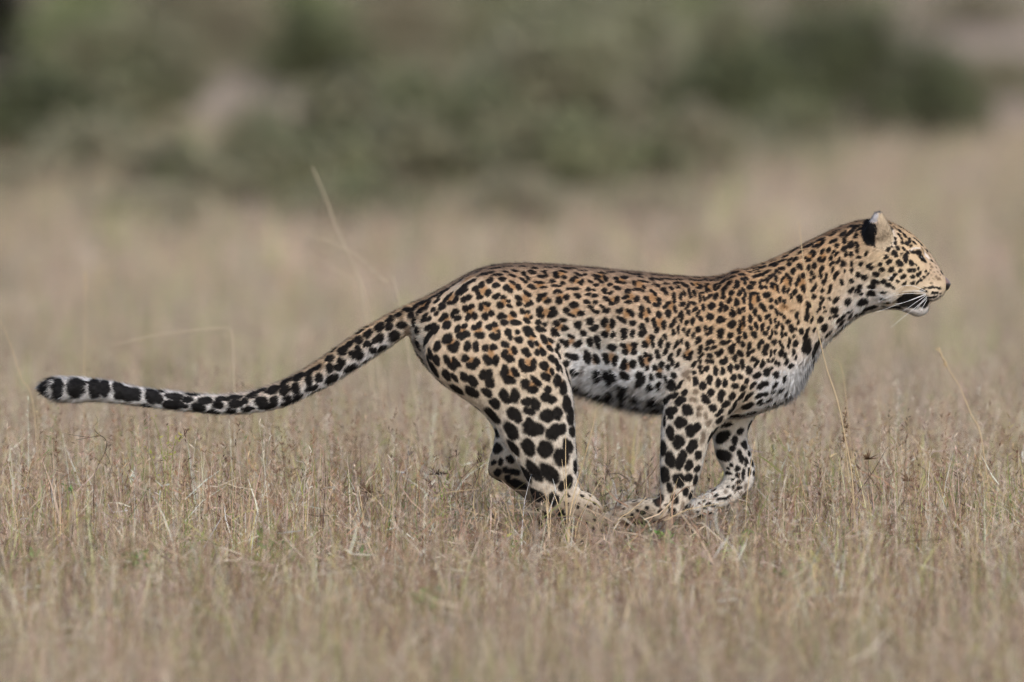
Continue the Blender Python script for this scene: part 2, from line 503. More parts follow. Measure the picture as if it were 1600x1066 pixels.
def build_grass(name, y0, y1, dens, hmean, wmean, nseg, seed, label, straws, stalks, margin=0.9, green=0.12):
    r = np.random.default_rng(seed)
    parts = []
    x, y = scatter(y0, y1, dens, r, margin)
    x, y, ci = clump(x, y, r)
    n = len(x)
    tone = (np.clip(r.normal(1.0, 0.24, ci.max() + 1), 0.6, 1.5)[:, None] * CLUMP_HUE[r.choice(7, ci.max() + 1, p=[.2, .17, .17, .14, .12, .14, .06])])[ci]
    size = np.clip(r.normal(1.0, 0.2, ci.max() + 1), 0.6, 1.5)[ci]
    az = r.uniform(0, 2 * np.pi, n)
    tall = (1 + 0.28 * patch_noise(x, y, 1.7, 3.0)) * size * trodden(x, y)
    h = np.clip(r.gamma(6.0, hmean / 6.0, n), 0.04, 0.42) * tall
    h = np.minimum(h, 0.30)
    c = grass_colours(n, x, y, r, green) * tone
    parts.append(strips(np.stack([x, y, ground_height(x, y)], 1), np.stack([np.cos(az), np.sin(az)], 1), h,
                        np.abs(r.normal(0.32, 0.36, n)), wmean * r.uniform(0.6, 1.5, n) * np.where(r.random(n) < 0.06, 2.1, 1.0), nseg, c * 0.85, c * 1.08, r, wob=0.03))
    # fallen straws and broken bits caught at all heights
    if straws:
        x, y = scatter(y0, y1, straws, r, margin)
        n = len(x)
        z = np.abs(r.normal(0.0, 0.07, n)) + 0.01
        az = r.uniform(0, 2 * np.pi, n)
        el = r.normal(0.25, 0.55, n)
        ln = r.uniform(0.03, 0.11, n)
        d = np.stack([np.cos(az) * np.cos(el), np.sin(az) * np.cos(el), np.sin(el)], 1)
        p0 = np.stack([x, y, z + ground_height(x, y)], 1)
        p1 = p0 + d * ln[:, None] * 0.5 + r.normal(0, 0.006, (n, 3))
        p2 = p0 + d * ln[:, None] + r.normal(0, 0.012, (n, 3))
        up = np.cross(d, r.normal(0, 1, (n, 3)))
        up /= np.linalg.norm(up, axis=1)[:, None] + 1e-9
        w = (wmean * 0.45 * r.uniform(0.6, 1.4, n))[:, None] * up
        V = np.stack([p0 - w, p0 + w, p1 - w, p1 + w, p2 - w * 0.3, p2 + w * 0.3], 1).reshape(-1, 3)
        b = (np.arange(n) * 6)[:, None] + np.array([0, 2])[None, :]
        F = np.stack([b, b + 1, b + 3, b + 2], 2).reshape(-1, 4)
        c = grass_colours(n, x, y, r, green * 0.5) * r.uniform(0.75, 1.2, (n, 1))
        parts.append((V, F, np.repeat(c, 6, 0)))
    # thin flowering stalks with loose seed heads
    if stalks:
        x, y = scatter(y0, y1, stalks, r, margin)
        n = len(x)
        az = r.uniform(0, 2 * np.pi, n)
        h = r.uniform(0.15, 0.40, n) * trodden(x, y) ** 1.5
        bend = np.abs(r.normal(0.1, 0.15, n))
        hd = np.stack([np.cos(az), np.sin(az)], 1)
        c = grass_colours(n, x, y, r, 0.05)
        parts.append(strips(np.stack([x, y, ground_height(x, y)], 1), hd, h, bend, np.full(n, wmean * 0.6), 4, c, c, r))
        m = 12
        t = r.uniform(0.74, 1.0, (n, m))
        hz = bend[:, None] * t ** 1.8 * h[:, None]
        z = h[:, None] * (t - 0.35 * bend[:, None] * t ** 3)
        q = np.stack([x[:, None] + hd[:, 0:1] * hz, y[:, None] + hd[:, 1:2] * hz, z + ground_height(x, y)[:, None]], 2).reshape(-1, 3)
        k = len(q)
        d = r.normal(0, 1, (k, 3)); d[:, 2] = np.abs(d[:, 2]) + 0.5
        d /= np.linalg.norm(d, axis=1)[:, None]
        s = np.cross(d, r.normal(0, 1, (k, 3))); s /= np.linalg.norm(s, axis=1)[:, None] + 1e-9
        ln = r.uniform(0.006, 0.02, (k, 1)); w = wmean * 0.42
        V = np.stack([q, q + d * ln * 0.5 - s * w, q + d * ln, q + d * ln * 0.5 + s * w], 1).reshape(-1, 3)
        F = np.arange(k * 4).reshape(-1, 4)
        cs = np.repeat(c, m, 0) * np.where(r.random((k, 1)) < 0.5, [[0.62, 0.52, 0.48]], [[1.0, 0.95, 0.95]])
        parts.append((V, F, np.repeat(cs, 4, 0)))
    V, F, C = merge(parts)
    o = link(name, mesh_from(name, V, F, 4, np.clip(C, 0, 0.9)), MAT_GRASS)
    return props(o, label, kind="stuff")

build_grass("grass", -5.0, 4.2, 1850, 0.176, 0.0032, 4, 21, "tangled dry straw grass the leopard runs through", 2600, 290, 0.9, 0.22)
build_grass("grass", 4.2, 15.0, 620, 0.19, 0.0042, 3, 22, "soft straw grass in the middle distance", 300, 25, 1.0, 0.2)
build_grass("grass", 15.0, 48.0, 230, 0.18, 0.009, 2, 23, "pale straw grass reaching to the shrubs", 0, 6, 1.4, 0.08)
# ---------------------------------------------------------------- coat marks of the near flank
# each view: origin column, origin row, scale, then marks (x, y, half length, half width, turn in degrees)
def marks(ox, oy, sc, rows):
    out = []
    for m in rows:
        x, y, a, b = m[:4]
        out.append((ox + x / sc, oy + y / sc, a / sc, b / sc, m[4] if len(m) > 4 else 0.0))
    return out
BLACK, BROWN, WHITE, TAN = [], [], [], []
K = 8.881
BLACK += marks(760, 560, K, [(40,40,60,50),(130,40,40,60),(330,10,60,45,10),(250,180,50,90,10),(320,300,90,55,10),(400,195,75,38,52),
 (490,75,45,60),(570,150,80,45),(655,85,35,70),(800,105,70,48,40),(915,195,30,50),(825,260,75,48,35),(905,10,45,40),(985,90,25,80),(985,310,85,50,110),  # the tall narrow mark paints the shaded crease of the flank fold
 (1070,415,85,60,120),(690,320,95,42,45),(540,360,60,75),(640,435,80,50),(40,200,45,50),(50,340,60,75),(245,520,95,60,75),(395,520,65,95),(300,590,45,40),
 (860,440,50,45,30),(820,540,60,70),(900,575,75,50,10),(560,605,75,55),(680,640,60,95,-15),(590,735,80,50,20),(1120,630,95,70,120),(30,490,50,45,40),
 (115,630,85,60,50),(380,770,105,80,20),(445,850,45,55),(850,800,110,85),(980,770,75,85),(1175,800,95,60,120),(650,970,150,90,20),(590,900,60,70),
 (80,800,140,60,55),(340,1000,130,75,45),(960,1000,130,80,-15),(1040,980,70,70),(1195,1010,45,75),(150,1030,60,40)])
TAN += marks(760, 560, K, [(330,215,55,60),(650,370,60,50),(870,180,50,50),(1040,350,45,50),(590,60,55,60)])
BLACK += marks(760, 670, 7.105, [(285,50,85,60,60),(525,20,120,60),(730,70,70,60),(810,30,80,50,-20),(960,40,40,60),(465,210,100,70,75),(655,230,85,95),
 (905,195,80,55,50),(835,320,100,85,60),(995,215,15,60),(990,420,28,75,5),(300,215,100,38,65),(530,470,140,55,58),(700,500,140,75,50),(915,590,40,70),
 (840,640,40,50),(560,750,100,55,25),(730,790,40,80),(270,340,50,45),(115,220,50,55),(110,50,25,45),(40,330,40,22,-60),(80,380,30,20),(155,370,22,45),
 (20,480,20,32),(125,490,38,40),(210,460,35,35),(310,485,65,35),(240,560,30,50),(350,620,110,45,15),(440,510,100,40,65),(605,905,50,45),(660,950,30,50),
 (590,1045,20,20),(790,790,20,40),(1015,865,18,25),(830,950,40,50),(1025,610,15,45)])
F = 7.894
BLACK += marks(1020, 620, F, [(160,60,55,35),(335,55,65,45,-25),(75,190,35,50),(200,185,45,50),(265,170,40,45),(215,240,30,40),(430,165,70,65,45),
 (345,320,75,70,-20),(145,305,25,60),(460,425,55,80),(540,385,45,70,20),(215,450,90,45,80),(320,560,90,68,110),(490,610,95,55,120),(120,640,55,100),
 (740,465,60,32,100),(740,140,50,45),(830,195,65,25,-35),(825,290,60,30,-45),(1000,240,75,50,-30),(905,95,55,32,-10),(1015,85,45,18,-35),(990,150,55,30,-25),
 (1170,120,60,45,-50),(1220,205,55,38,-25),(660,50,50,40,30),(835,20,35,40),(970,10,30,20),(865,350,35,18,-45),(935,350,50,20,-25),(215,780,105,60,75),
 (370,740,50,80),(330,830,45,80),(450,850,70,45,110),(565,725,55,45,-45),(635,785,38,28,-50),(550,895,38,45),(140,965,105,60,75),(320,1020,70,70),
 (445,1000,42,55),(535,1030,40,40,-45),(860,500,105,60,-35),(870,730,95,72),(1085,430,38,36),(1015,545,35,58),(1135,595,38,48),(985,640,35,38),
 (1085,740,30,80,-20),(1155,810,20,55),(1195,700,20,28),(1230,815,22,38),(1045,890,30,32),(965,840,25,20),(935,890,20,15),(930,950,45,18),(1050,970,30,28),
 (1195,930,20,45),(1250,950,18,35),(1120,960,18,80)])
BROWN += marks(1020, 620, F, [(500,40,55,35),(620,510,30,90),(675,640,20,40),(690,330,35,50),(655,235,28,50),(570,220,38,38),(580,140,40,40)])
BLACK += marks(1020, 700, F, [(300,390,55,60),(335,440,45,60),(440,370,40,55),(530,410,50,25,-60),(210,495,35,65),(410,545,60,35,110),(470,585,50,22,110),
 (535,540,15,45),(270,640,48,62),(185,722,28,28),(240,795,50,50),(400,760,55,22,115),(75,650,50,60),(100,785,25,30),(765,720,35,18),(690,700,25,18),
 (850,635,60,15,-12),(590,845,40,20,-25),(1065,425,28,28),(785,595,20,15),(755,525,25,12),(930,480,20,12),(990,490,20,18),(635,660,15,10),(580,690,15,10),
 (560,790,18,10),(830,760,30,12),(640,745,30,12),(990,395,15,12),(1140,580,55,15,-30),(1000,690,50,12,-30)])
BROWN += marks(1020, 700, F, [(370,705,25,48),(905,545,30,25),(1150,480,22,45)])
BLACK += marks(900, 740, F, [(820,490,45,22),(700,540,18,38),(880,425,20,22),(805,548,30,10,-10),(755,455,15,18),(1030,330,50,55),(1050,470,22,28),(870,610,30,12),
 (720,620,25,15),(290,950,15,15),(520,1020,18,25),(610,1025,22,25),(25,400,16,28)])
BROWN += marks(900, 740, F, [(730,380,60,20,-20),(780,310,70,15,-8),(500,440,70,40,-30),(180,430,25,50)])
BLACK += marks(50, 570, 5.333, [(110,165,35,75),(60,150,30,35),(215,195,38,95),(365,185,72,80),(350,240,40,40),(520,190,48,90),(605,190,38,75),(715,190,40,60),
 (730,250,40,45),(820,245,80,55),(880,250,25,45),(815,170,55,20,20),(1005,265,55,60,10),(985,230,40,35),(1050,290,35,35),(950,345,30,20),(1200,270,50,30),
 (1160,340,70,40),(1220,335,40,30),(1250,385,40,12),(1070,220,30,20),(1140,215,30,15),(1295,292,40,22),(1330,248,60,18,8),(1450,248,50,12),(1440,300,60,25),
 (1385,360,60,40),(1545,335,45,28),(1510,400,60,28),(1575,285,40,15),(1580,245,30,12),(430,103,40,10)])
BLACK += marks(340, 450, 5.0, [(45,830,45,10),(25,870,35,14),(130,855,60,15),(140,905,50,30),(215,885,25,18),(15,912,22,22),(105,965,38,22),(225,950,38,18),
 (240,985,45,10),(245,805,40,10,-10),(280,832,32,20),(340,800,35,14,-10),(430,795,50,28,-25),(340,885,45,35),(380,930,60,20),(440,890,28,40),(395,765,50,8,-20),
 (525,800,45,30,-40),(610,785,28,40),(540,860,32,18,-10),(545,900,60,16,-20),(625,855,30,25),(535,728,42,18,-15),(625,698,35,28),(480,720,40,8,-25),
 (710,665,30,22),(710,725,26,35),(790,705,26,35),(735,785,48,20,-20),(760,812,60,12,-25),(660,635,50,10,-30),(745,590,40,10,-30),(875,550,32,22),(875,625,25,32),
 (965,580,30,30),(940,620,28,25),(890,715,55,28,-35),(845,520,35,12,-35),(905,485,30,12,-30),(975,490,42,30,-40),(1020,440,25,15,-20),(1095,475,22,18),
 (1060,520,32,28),(1105,525,35,35),(1040,630,55,25,-30),(1005,410,50,12,-35),(1100,405,28,30,-30),(1175,358,38,22,-60),(1170,440,25,22),(1130,330,55,12,-35),
 (1235,410,35,16,-30),(1265,390,25,35),(1215,490,28,22),(1285,475,38,22,-30),(1165,565,32,12,-30),(1260,310,32,30,-45),(1240,258,40,15,-30),(1340,300,30,25,-20),
 (1345,243,32,12,-15),(1380,380,42,42),(1325,200,28,20,-30),(1385,172,22,16,-40),(1440,292,35,22),(1470,125,28,16,-20),(1525,105,22,16,-30),(1510,200,22,40),
 (1535,265,20,35),(1560,335,25,30),(1565,130,25,22),(1585,180,25,20),(1585,70,22,16)])
BROWN += marks(340, 450, 5.0, [(785,615,50,30,-25),(1435,210,25,42),(1480,340,32,28),(1555,440,35,50)])
BLACK += marks(630, 400, K, [(40,665,40,22,-20),(130,632,42,22,-30),(245,570,40,25,-20),(320,540,38,22,-25),(450,460,65,22,-20),(610,385,80,14,-20),(760,300,50,12,-25),
 (600,470,45,28,-30),(700,400,50,20,-35),(210,680,50,35,-30),(340,670,30,65,-10),(245,755,48,35,-10),(110,760,32,28),(110,830,38,42),(150,920,35,65,15),
 (10,745,15,20),(20,955,25,30),(430,560,45,28,-45),(465,620,60,20,-35),(515,545,20,45),(300,830,55,22,-30),(285,890,40,30),(360,870,32,30),(415,745,45,25,-60),
 (455,795,42,22,-40),(540,710,45,45),(520,670,28,25),(600,590,25,50),(650,535,40,20,-20),(650,650,42,25,10),(725,610,38,45),(810,475,65,55),(870,475,35,25),
 (835,600,42,42),(910,580,42,40),(815,320,40,30,-20),(920,265,40,16,-10),(980,335,38,25,-10),(890,380,55,25,5),(1030,220,38,22),(1140,245,85,30,-30),
 (1270,170,55,30,15),(1120,175,40,10,-15),(1000,450,35,35),(1035,510,30,60,-20),(1060,570,45,30),(1085,400,45,40),(1180,510,38,48),(1305,260,48,24,-30),
 (1200,335,45,40),(1375,320,42,30,-15),(1290,410,50,35,-10),(1290,560,55,35,-40),(1390,575,35,25),(1340,680,50,45,50),(865,730,40,50),(935,705,50,30,-15),
 (900,850,32,60),(985,830,40,45,-30),(1075,705,32,50),(1160,665,52,30,10),(1135,840,45,45),(1220,795,32,50),(560,850,80,35,-40),(725,770,48,38),(755,865,55,35,-10),
 (690,830,40,30,40),(605,960,65,45,-55),(380,985,75,40,-15),(450,1030,40,45),(190,1040,40,40),(1360,835,55,42,-20),(1395,930,40,35),(840,970,38,30),(755,1020,38,45),
 (980,995,35,32),(1055,955,38,38),(1195,985,45,38,-30),(1265,955,40,35)])
TAN += marks(630, 400, K, [(280,685,35,40),(660,580,40,40),(890,320,45,35),(1110,480,55,60),(925,770,50,50),(1150,730,55,50),(600,870,35,40),(1050,1030,40,40),(1270,1020,40,40)])
BLACK += marks(630, 500, K, [(150,40,32,50),(195,150,45,50),(370,110,70,40,-10),(440,140,45,55),(605,75,55,50,-40),(750,130,35,50),(845,85,38,35),(780,215,40,45),
 (880,190,48,45,-30),(820,235,60,35),(980,105,38,38),(1055,70,38,42),(1060,215,70,45,10),(1195,95,32,40),(1270,70,35,38),(1230,215,35,40),(1280,240,60,40),
 (1330,180,20,40),(1395,40,40,40),(330,270,60,55),(200,340,30,80,-10),(470,360,48,75),(610,260,75,65,-20),(690,390,80,60),(740,340,35,45),(890,365,50,65),
 (1003,370,42,70),(1140,390,38,55,20),(1250,380,50,40,30),(1165,560,80,45,60),(1280,565,45,70),(370,470,70,35,55),(455,560,75,45,55),(345,560,60,22,55),
 (400,660,80,35,60),(450,740,60,35,45),(600,550,70,38,70),(680,640,75,45,25),(735,590,75,40,55),(860,535,48,55),(940,640,70,50),(1010,590,50,60),(600,770,90,42,60),
 (710,800,75,32,52),(850,795,75,55,55),(965,850,90,50,60),(1140,765,85,70),(1200,880,65,65),(740,970,110,50,40),(950,1000,110,60,35),(1160,1010,80,50,40),
 (1400,340,40,40),(1395,480,30,60)])
BROWN += marks(630, 500, K, [(150,340,25,60,-20),(60,110,55,35)])
TAN += marks(630, 500, K, [(825,155,45,50),(1040,150,50,45),(1285,130,45,60),(655,310,55,50),(670,585,32,40),(930,555,40,40),(1215,455,45,70)])
BLACK += marks(780, 400, K, [(115,145,75,12),(320,145,55,15),(300,105,80,10),(520,115,50,15),(500,170,45,18),(675,160,55,14),(800,150,50,14),(970,170,50,28,30),
 (1290,170,90,12),(95,220,40,22),(220,205,40,24),(180,270,48,20),(345,250,30,32),(310,320,45,18,25),(355,355,35,20),(405,310,30,28),(425,205,35,20,20),
 (470,235,38,22,20),(620,210,38,12,15),(650,240,20,25),(600,280,75,22,-8),(785,255,32,50),(880,215,60,14,10),(815,290,30,16),(905,295,30,28),(1075,240,30,14,20),
 (1130,265,60,14,10),(1200,260,25,18),(1150,200,50,10,20),(45,320,45,28,-20),(190,365,42,20),(95,435,40,38),(155,485,42,28,15),(268,430,38,38),(1020,335,35,35),
 (1060,300,30,15),(1135,370,35,28),(1150,340,14,25),(735,350,38,26),(800,415,65,14),(880,380,35,18,20),(560,370,80,16,5),(440,415,45,18),(480,450,38,20,15),
 (615,435,52,12),(1030,455,90,16,5),(960,460,30,12),(1090,550,48,32,20),(1240,465,40,25),(1320,470,28,14),(1235,530,32,18),(1325,550,38,25),(1260,355,35,18,20),
 (1340,400,40,15,15),(265,580,45,40),(385,520,62,30,30),(280,665,36,32),(410,670,58,28,-20),(445,640,22,30),(60,575,34,22),(130,625,28,22),(20,690,38,28),
 (140,695,42,22),(600,540,75,25,-8),(555,595,30,50),(675,625,42,35),(810,495,60,26),(930,570,38,40),(830,620,50,45),(560,760,42,60),(570,830,60,25),(750,790,60,50),
 (750,735,50,28),(700,845,35,20),(1040,680,75,38),(935,755,45,38),(1000,825,65,20,15),(1140,800,48,38),(1215,640,45,28),(1335,645,40,20),(1270,710,40,24,15),
 (1335,770,55,25,20),(45,830,50,40),(200,810,48,35,25),(75,925,52,38,-15),(225,925,72,36,-5),(320,775,40,35,30),(395,770,32,20),(440,845,18,22),(385,900,52,35,20),
 (545,925,38,35),(630,945,35,28),(560,1015,70,32,15),(615,1030,28,28),(790,930,48,40),(890,890,48,28),(910,1005,42,38),(765,1040,50,35),(1095,960,48,60),
 (1260,910,52,52),(1320,1000,62,38,-15),(120,1045,40,30),(400,1030,65,50)])
TAN += marks(780, 400, K, [(180,420,45,40),(370,600,55,60),(620,580,40,40),(860,570,38,40),(660,790,70,60),(1060,770,55,50),(850,250,50,40),(1070,350,45,35),(150,860,50,40),
 (390,830,35,40),(840,980,45,45),(70,640,45,45),(560,400,60,30)])
BLACK += marks(930, 410, K, [(20,190,20,40,-40),(100,150,50,18,20),(140,215,25,50,-10),(90,275,38,20),(40,235,40,14,40),(150,95,30,14,30),(240,135,35,22),(200,140,30,14),
 (370,130,45,14,10),(290,225,42,28),(410,210,48,28),(320,270,45,14,20),(400,290,40,12),(210,310,42,18),(310,355,45,32,30),(130,385,35,28),(150,425,30,16),
 (220,420,28,20),(160,510,60,24,35),(235,575,40,24,25),(305,520,35,45),(525,160,60,26,50),(640,165,40,16),(625,205,45,12),(545,290,28,45),(600,380,60,22,35),
 (680,345,22,35),(665,265,65,14,25),(460,405,45,38),(420,485,38,26,15),(575,505,36,42),(470,550,55,18,12),(790,235,38,35),(885,235,35,22,30),(1000,230,55,18,25),
 (1060,195,35,16),(780,400,25,25),(820,430,30,35),(715,500,38,35),(745,540,30,20,30),(890,530,28,50),(840,595,52,24,5),(840,310,60,12,5),(870,335,30,12),
 (990,300,50,14),(950,375,35,30),(990,430,32,30),(1055,360,28,30),(1095,470,24,50),(1095,530,20,30),(1125,290,38,28),(1155,240,42,20,20),(1160,345,35,22),
 (1240,310,28,45,-20),(1190,470,18,55),(1240,430,16,40),(1310,410,20,60),(1320,475,25,22),(100,620,40,22,25),(155,670,50,35),(340,670,55,32,-10),(485,680,55,25,35),
 (515,720,35,30),(375,795,75,30,30),(525,845,45,38,-30),(645,640,40,45),(640,740,28,50),(750,675,26,40),(725,800,32,32),(1010,585,60,22,-55),(965,620,30,22),
 (1110,645,24,52),(1015,710,35,52,-20),(1210,580,50,28,-55),(1285,600,60,20,-65),(1300,690,28,36),(1185,720,50,25,-60),(1205,790,18,50,10),(130,835,42,60),
 (240,850,36,75,-8),(25,690,38,22),(650,890,38,35),(690,950,28,50),(640,990,38,50),(410,960,50,45),(520,990,30,50),(400,1030,45,35),(885,725,45,40,20),(820,840,28,70),
 (955,870,32,55),(855,945,32,40),(1085,840,75,28,-60),(1085,970,22,50),(1160,930,16,60),(1275,840,35,24,-45),(1235,940,18,40),(1290,980,50,22,-65),(140,1000,40,50),
 (250,1010,32,42),(785,1035,30,35)])
TAN += marks(930, 410, K, [(75,200,45,50),(365,245,45,35),(615,310,55,60),(490,480,45,45),(810,500,60,60),(440,720,50,60),(705,710,38,60),(890,830,45,70),(1050,600,40,60),(240,520,35,40),(180,920,30,60)])
BLACK += marks(780, 500, K, [(125,180,38,48),(150,235,32,50),(250,165,32,28),(272,275,60,42),(375,160,45,60),(440,175,50,30,40),(470,215,22,35,-20),(620,270,40,58),
 (715,285,38,32),(440,330,38,48),(525,335,30,32),(710,400,42,34),(525,450,32,42),(605,445,38,55),(765,170,50,50),(800,200,35,30),(1165,180,42,45,-40),(85,345,55,42),(210,420,38,52,-20),(75,470,42,50),
 (150,540,65,50),(365,440,55,50),(395,480,50,28),(730,535,42,48),(880,300,40,28,25),(930,330,42,45),(1000,230,52,28,5),(1090,335,62,42,-40),(1260,305,42,58),
 (1355,270,45,65,-10),(1385,360,22,50),(1010,510,100,42,15),(925,605,48,40),(1030,725,60,35,35),(1225,520,48,95,-8),(1350,540,40,75,-15),(815,370,25,40),
 (795,430,16,30),(830,490,14,45),(860,690,12,50),(1370,780,45,75),(960,800,70,20,45)])
TAN += marks(780, 500, K, [(150,440,45,60),(450,240,35,40),(570,370,35,40),(1000,300,45,40),(1330,560,30,60),(690,340,35,35)])
BLACK += marks(930, 510, K, [(235,295,60,52),(40,225,36,95),(390,265,45,35),(420,355,38,48),(545,260,42,40),(540,355,38,45),(690,250,42,50),(790,150,32,40),(800,240,24,60),
 (910,235,28,60),(975,145,28,45),(1015,265,28,50),(975,350,25,45,20),(150,450,38,80),(280,480,35,75,20),(390,560,60,40,-40),(410,510,35,55),(520,525,42,65),
 (645,490,35,85,-10),(700,400,28,34),(765,440,25,60),(720,580,25,32),(860,360,28,38),(880,420,38,38),(830,575,38,42),(925,540,35,50),(895,685,45,42),
 (1045,425,60,22,-60),(1130,250,70,20,-65),(1205,210,18,30),(1285,265,28,52,10),(1165,360,55,22,-60),(1070,500,28,50),(1015,570,30,45),(1140,540,55,16,-60),
 (1280,440,55,28),(1330,400,24,55,20),(1240,420,18,40),(45,700,50,70),(190,720,52,80),(250,700,38,70),(410,685,68,52),(610,680,45,60),(610,790,45,55),(670,740,28,50),
 (775,705,25,50),(775,840,45,42),(885,825,28,50),(980,730,20,50),(420,880,55,95),(460,950,50,60),(290,930,30,95),(130,1010,85,55,-35),(640,990,75,70),
 (1060,820,60,70,20),(1085,680,38,40),(1160,830,90,20,-45),(1080,965,75,36),(1240,920,35,40),(1180,1030,80,45,-15),(985,1040,70,35)])
BROWN += marks(930, 510, K, [(1300,720,35,35),(1260,660,70,40,-40),(845,1000,40,50)])
TAN += marks(930, 510, K, [(470,300,50,60),(720,480,45,70),(230,430,50,60),(450,560,35,60),(740,190,35,60),(1290,370,40,50),(890,610,40,40)])
BLACK += marks(870, 540, F, [(570,660,85,40,-35),(730,600,30,90),(860,550,55,80),(870,620,50,50),(920,740,60,55),(1040,650,55,50),(1230,690,50,70),(1080,800,80,50),(280,560,55,50)])
BROWN += marks(870, 540, F, [(350,470,22,70),(320,320,26,50),(660,740,50,30,-30)])
BLACK += marks(1080, 410, K, [(15,190,20,20),(80,250,45,20,-25),(130,320,18,40,-20),(105,350,35,16,20),(15,310,20,25),(190,235,30,28),(275,250,42,18,15),(440,270,32,18),
 (375,250,35,10),(380,215,35,10),(410,180,45,16,-10),(460,240,30,8),(500,160,45,22,10),(600,140,50,22,-10),(560,210,60,12,-8),(740,110,60,25,10),(710,168,45,14),
 (880,80,40,18,35),(800,130,40,12,15),(930,130,50,10,-15),(1000,60,45,28,-10),(210,360,20,60,5),(240,300,25,14,-15),(250,385,25,18,-20),(215,405,15,20),
 (350,305,38,16),(325,345,18,28),(385,345,18,30),(350,380,30,12),(465,360,35,35),(445,440,24,40),(445,485,32,28),(535,285,38,30),(640,280,30,32),(650,320,25,35),
 (610,340,28,22),(715,230,30,20),(770,230,32,20),(740,275,20,35),(895,195,38,22,25),(860,283,45,24),(818,348,40,32),(980,165,35,22,15),(1050,130,32,22),
 (990,245,25,18,20),(1050,245,18,38,-15),(965,290,20,18),(970,345,28,30),(1038,340,26,22),(50,430,20,48),(125,490,14,70),(155,420,30,12),(180,500,18,38),
 (260,475,45,20,-60),(340,470,30,48),(565,430,32,38),(530,525,30,45),(672,425,30,36),(725,380,25,28),(745,440,16,60),(735,530,22,45),(635,555,32,55),(820,490,18,70),
 (880,435,70,20,-5),(930,500,22,55),(1055,455,50,40,-25),(1110,525,40,22,-50),(1180,545,20,32),(1237,520,18,40),(1297,545,20,34),(40,570,35,25,-20),(50,655,50,22,-60),
 (175,630,24,45),(285,605,48,45),(265,755,48,50),(100,710,60,14,-75),(135,780,32,40),(420,590,30,40),(405,660,24,40),(480,635,30,40),(570,660,16,45),(580,720,40,50),
 (415,800,60,45,-15),(565,865,52,50),(595,835,22,30),(670,680,28,38),(733,650,25,32),(828,610,30,50),(890,690,24,55),(1000,625,40,65,-20),(1120,630,30,28),
 (820,780,26,60,-8),(950,775,28,45),(1065,755,50,24,-50),(905,885,24,50,-10),(825,910,28,32),(990,900,24,65,18),(735,820,20,70),(680,860,16,70),(670,955,30,45,15),
 (1190,690,20,50),(1105,820,18,45,12),(1250,715,22,22),(1285,755,22,24),(1172,805,16,32),(1180,885,24,24),(1220,850,16,30,15),(1345,825,32,26),(1075,920,18,30,15),
 (20,820,22,60),(95,925,42,35,-20),(205,915,24,42),(275,940,32,45),(215,1000,24,25),(35,1020,22,40,20),(415,965,45,48),(400,1030,36,38),(550,1015,38,42),
 (745,1010,30,50),(880,1005,40,50),(665,1050,28,22),(1025,985,32,35),(1120,980,14,40,15),(1175,985,18,30),(1265,900,16,45),(1390,920,30,50,-15),(1315,1005,26,26),
 (1260,1010,14,32),(1095,1040,20,30)])
TAN += marks(1080, 410, K, [(80,300,45,45),(240,345,40,50),(880,510,45,60),(700,880,30,70),(1290,620,60,40)])
BLACK += marks(1080, 520, K, [(100,105,60,32,-55),(240,145,40,28,-30),(300,120,35,30),(130,235,65,26,-65),(225,220,30,22,-40),(315,205,48,20,-38),(450,140,42,36),(520,120,32,14,-40),
 (660,100,28,45,10),(720,160,30,36),(255,315,42,34),(375,295,30,45),(415,260,34,38),(560,235,48,55),(585,180,28,28),(140,320,48,18,-45),(120,395,30,20,-40),
 (235,405,28,28),(295,400,28,30),(440,405,48,40),(485,370,24,36),(610,355,30,48),(685,290,45,45,20),(810,185,65,24,-70),(795,300,28,38),(845,260,50,20,-50),
 (945,180,20,65,5),(980,120,36,26,20),(1050,200,36,40),(1020,275,40,40),(1155,130,42,32,-10),(1265,190,22,32),(1365,110,20,35),(1355,180,16,35),(1110,285,16,55,12),
 (1170,265,14,32,15),(1255,285,30,40,15),(1310,320,26,38),(40,440,24,40,20),(130,480,28,32),(140,550,28,28),(215,500,32,36),(35,550,30,24,-40),(340,520,28,65,-5),
 (350,575,25,28),(440,535,32,48),(545,495,32,58),(635,475,34,40),(715,440,28,70),(870,370,48,32,-15),(915,400,24,40),(895,460,16,28),(805,520,42,62,-10),
 (990,435,30,55,8),(1080,385,18,26),(1135,380,30,16,-60),(1180,420,18,28),(1225,440,22,32),(1330,405,28,38,15),(1390,465,38,30,-15),(65,675,35,65),(160,735,48,55),
 (255,640,38,58),(260,700,26,30),(380,700,32,65),(470,695,30,58),(590,625,38,45),(683,612,30,38),(915,590,58,32,-15),(940,590,30,36),(1050,550,45,55,15),
 (1110,500,18,30,15),(1180,585,42,50,25),(1295,640,25,38),(610,740,50,40),(770,670,28,40),(722,770,36,36),(860,730,60,24,-50),(970,735,62,38,-60),(1045,710,30,42,20),
 (1170,725,50,28,-50),(185,890,42,42),(225,960,45,32),(280,835,46,50),(425,850,48,52),(410,920,42,42),(570,880,45,50),(700,885,58,28,-30),(790,890,90,28,-50),
 (950,875,55,30,-25),(1035,850,36,30,-50),(1145,820,32,18,-45),(1250,790,45,22,-70),(1320,825,32,25,-30),(955,960,50,22,-45),(985,990,40,16,-25),
 (1090,935,40,20,-45),(1110,1005,70,18,-10),(1245,955,28,14),(1370,860,60,16,-30)])
BROWN += marks(1080, 520, K, [(60,820,50,38)])
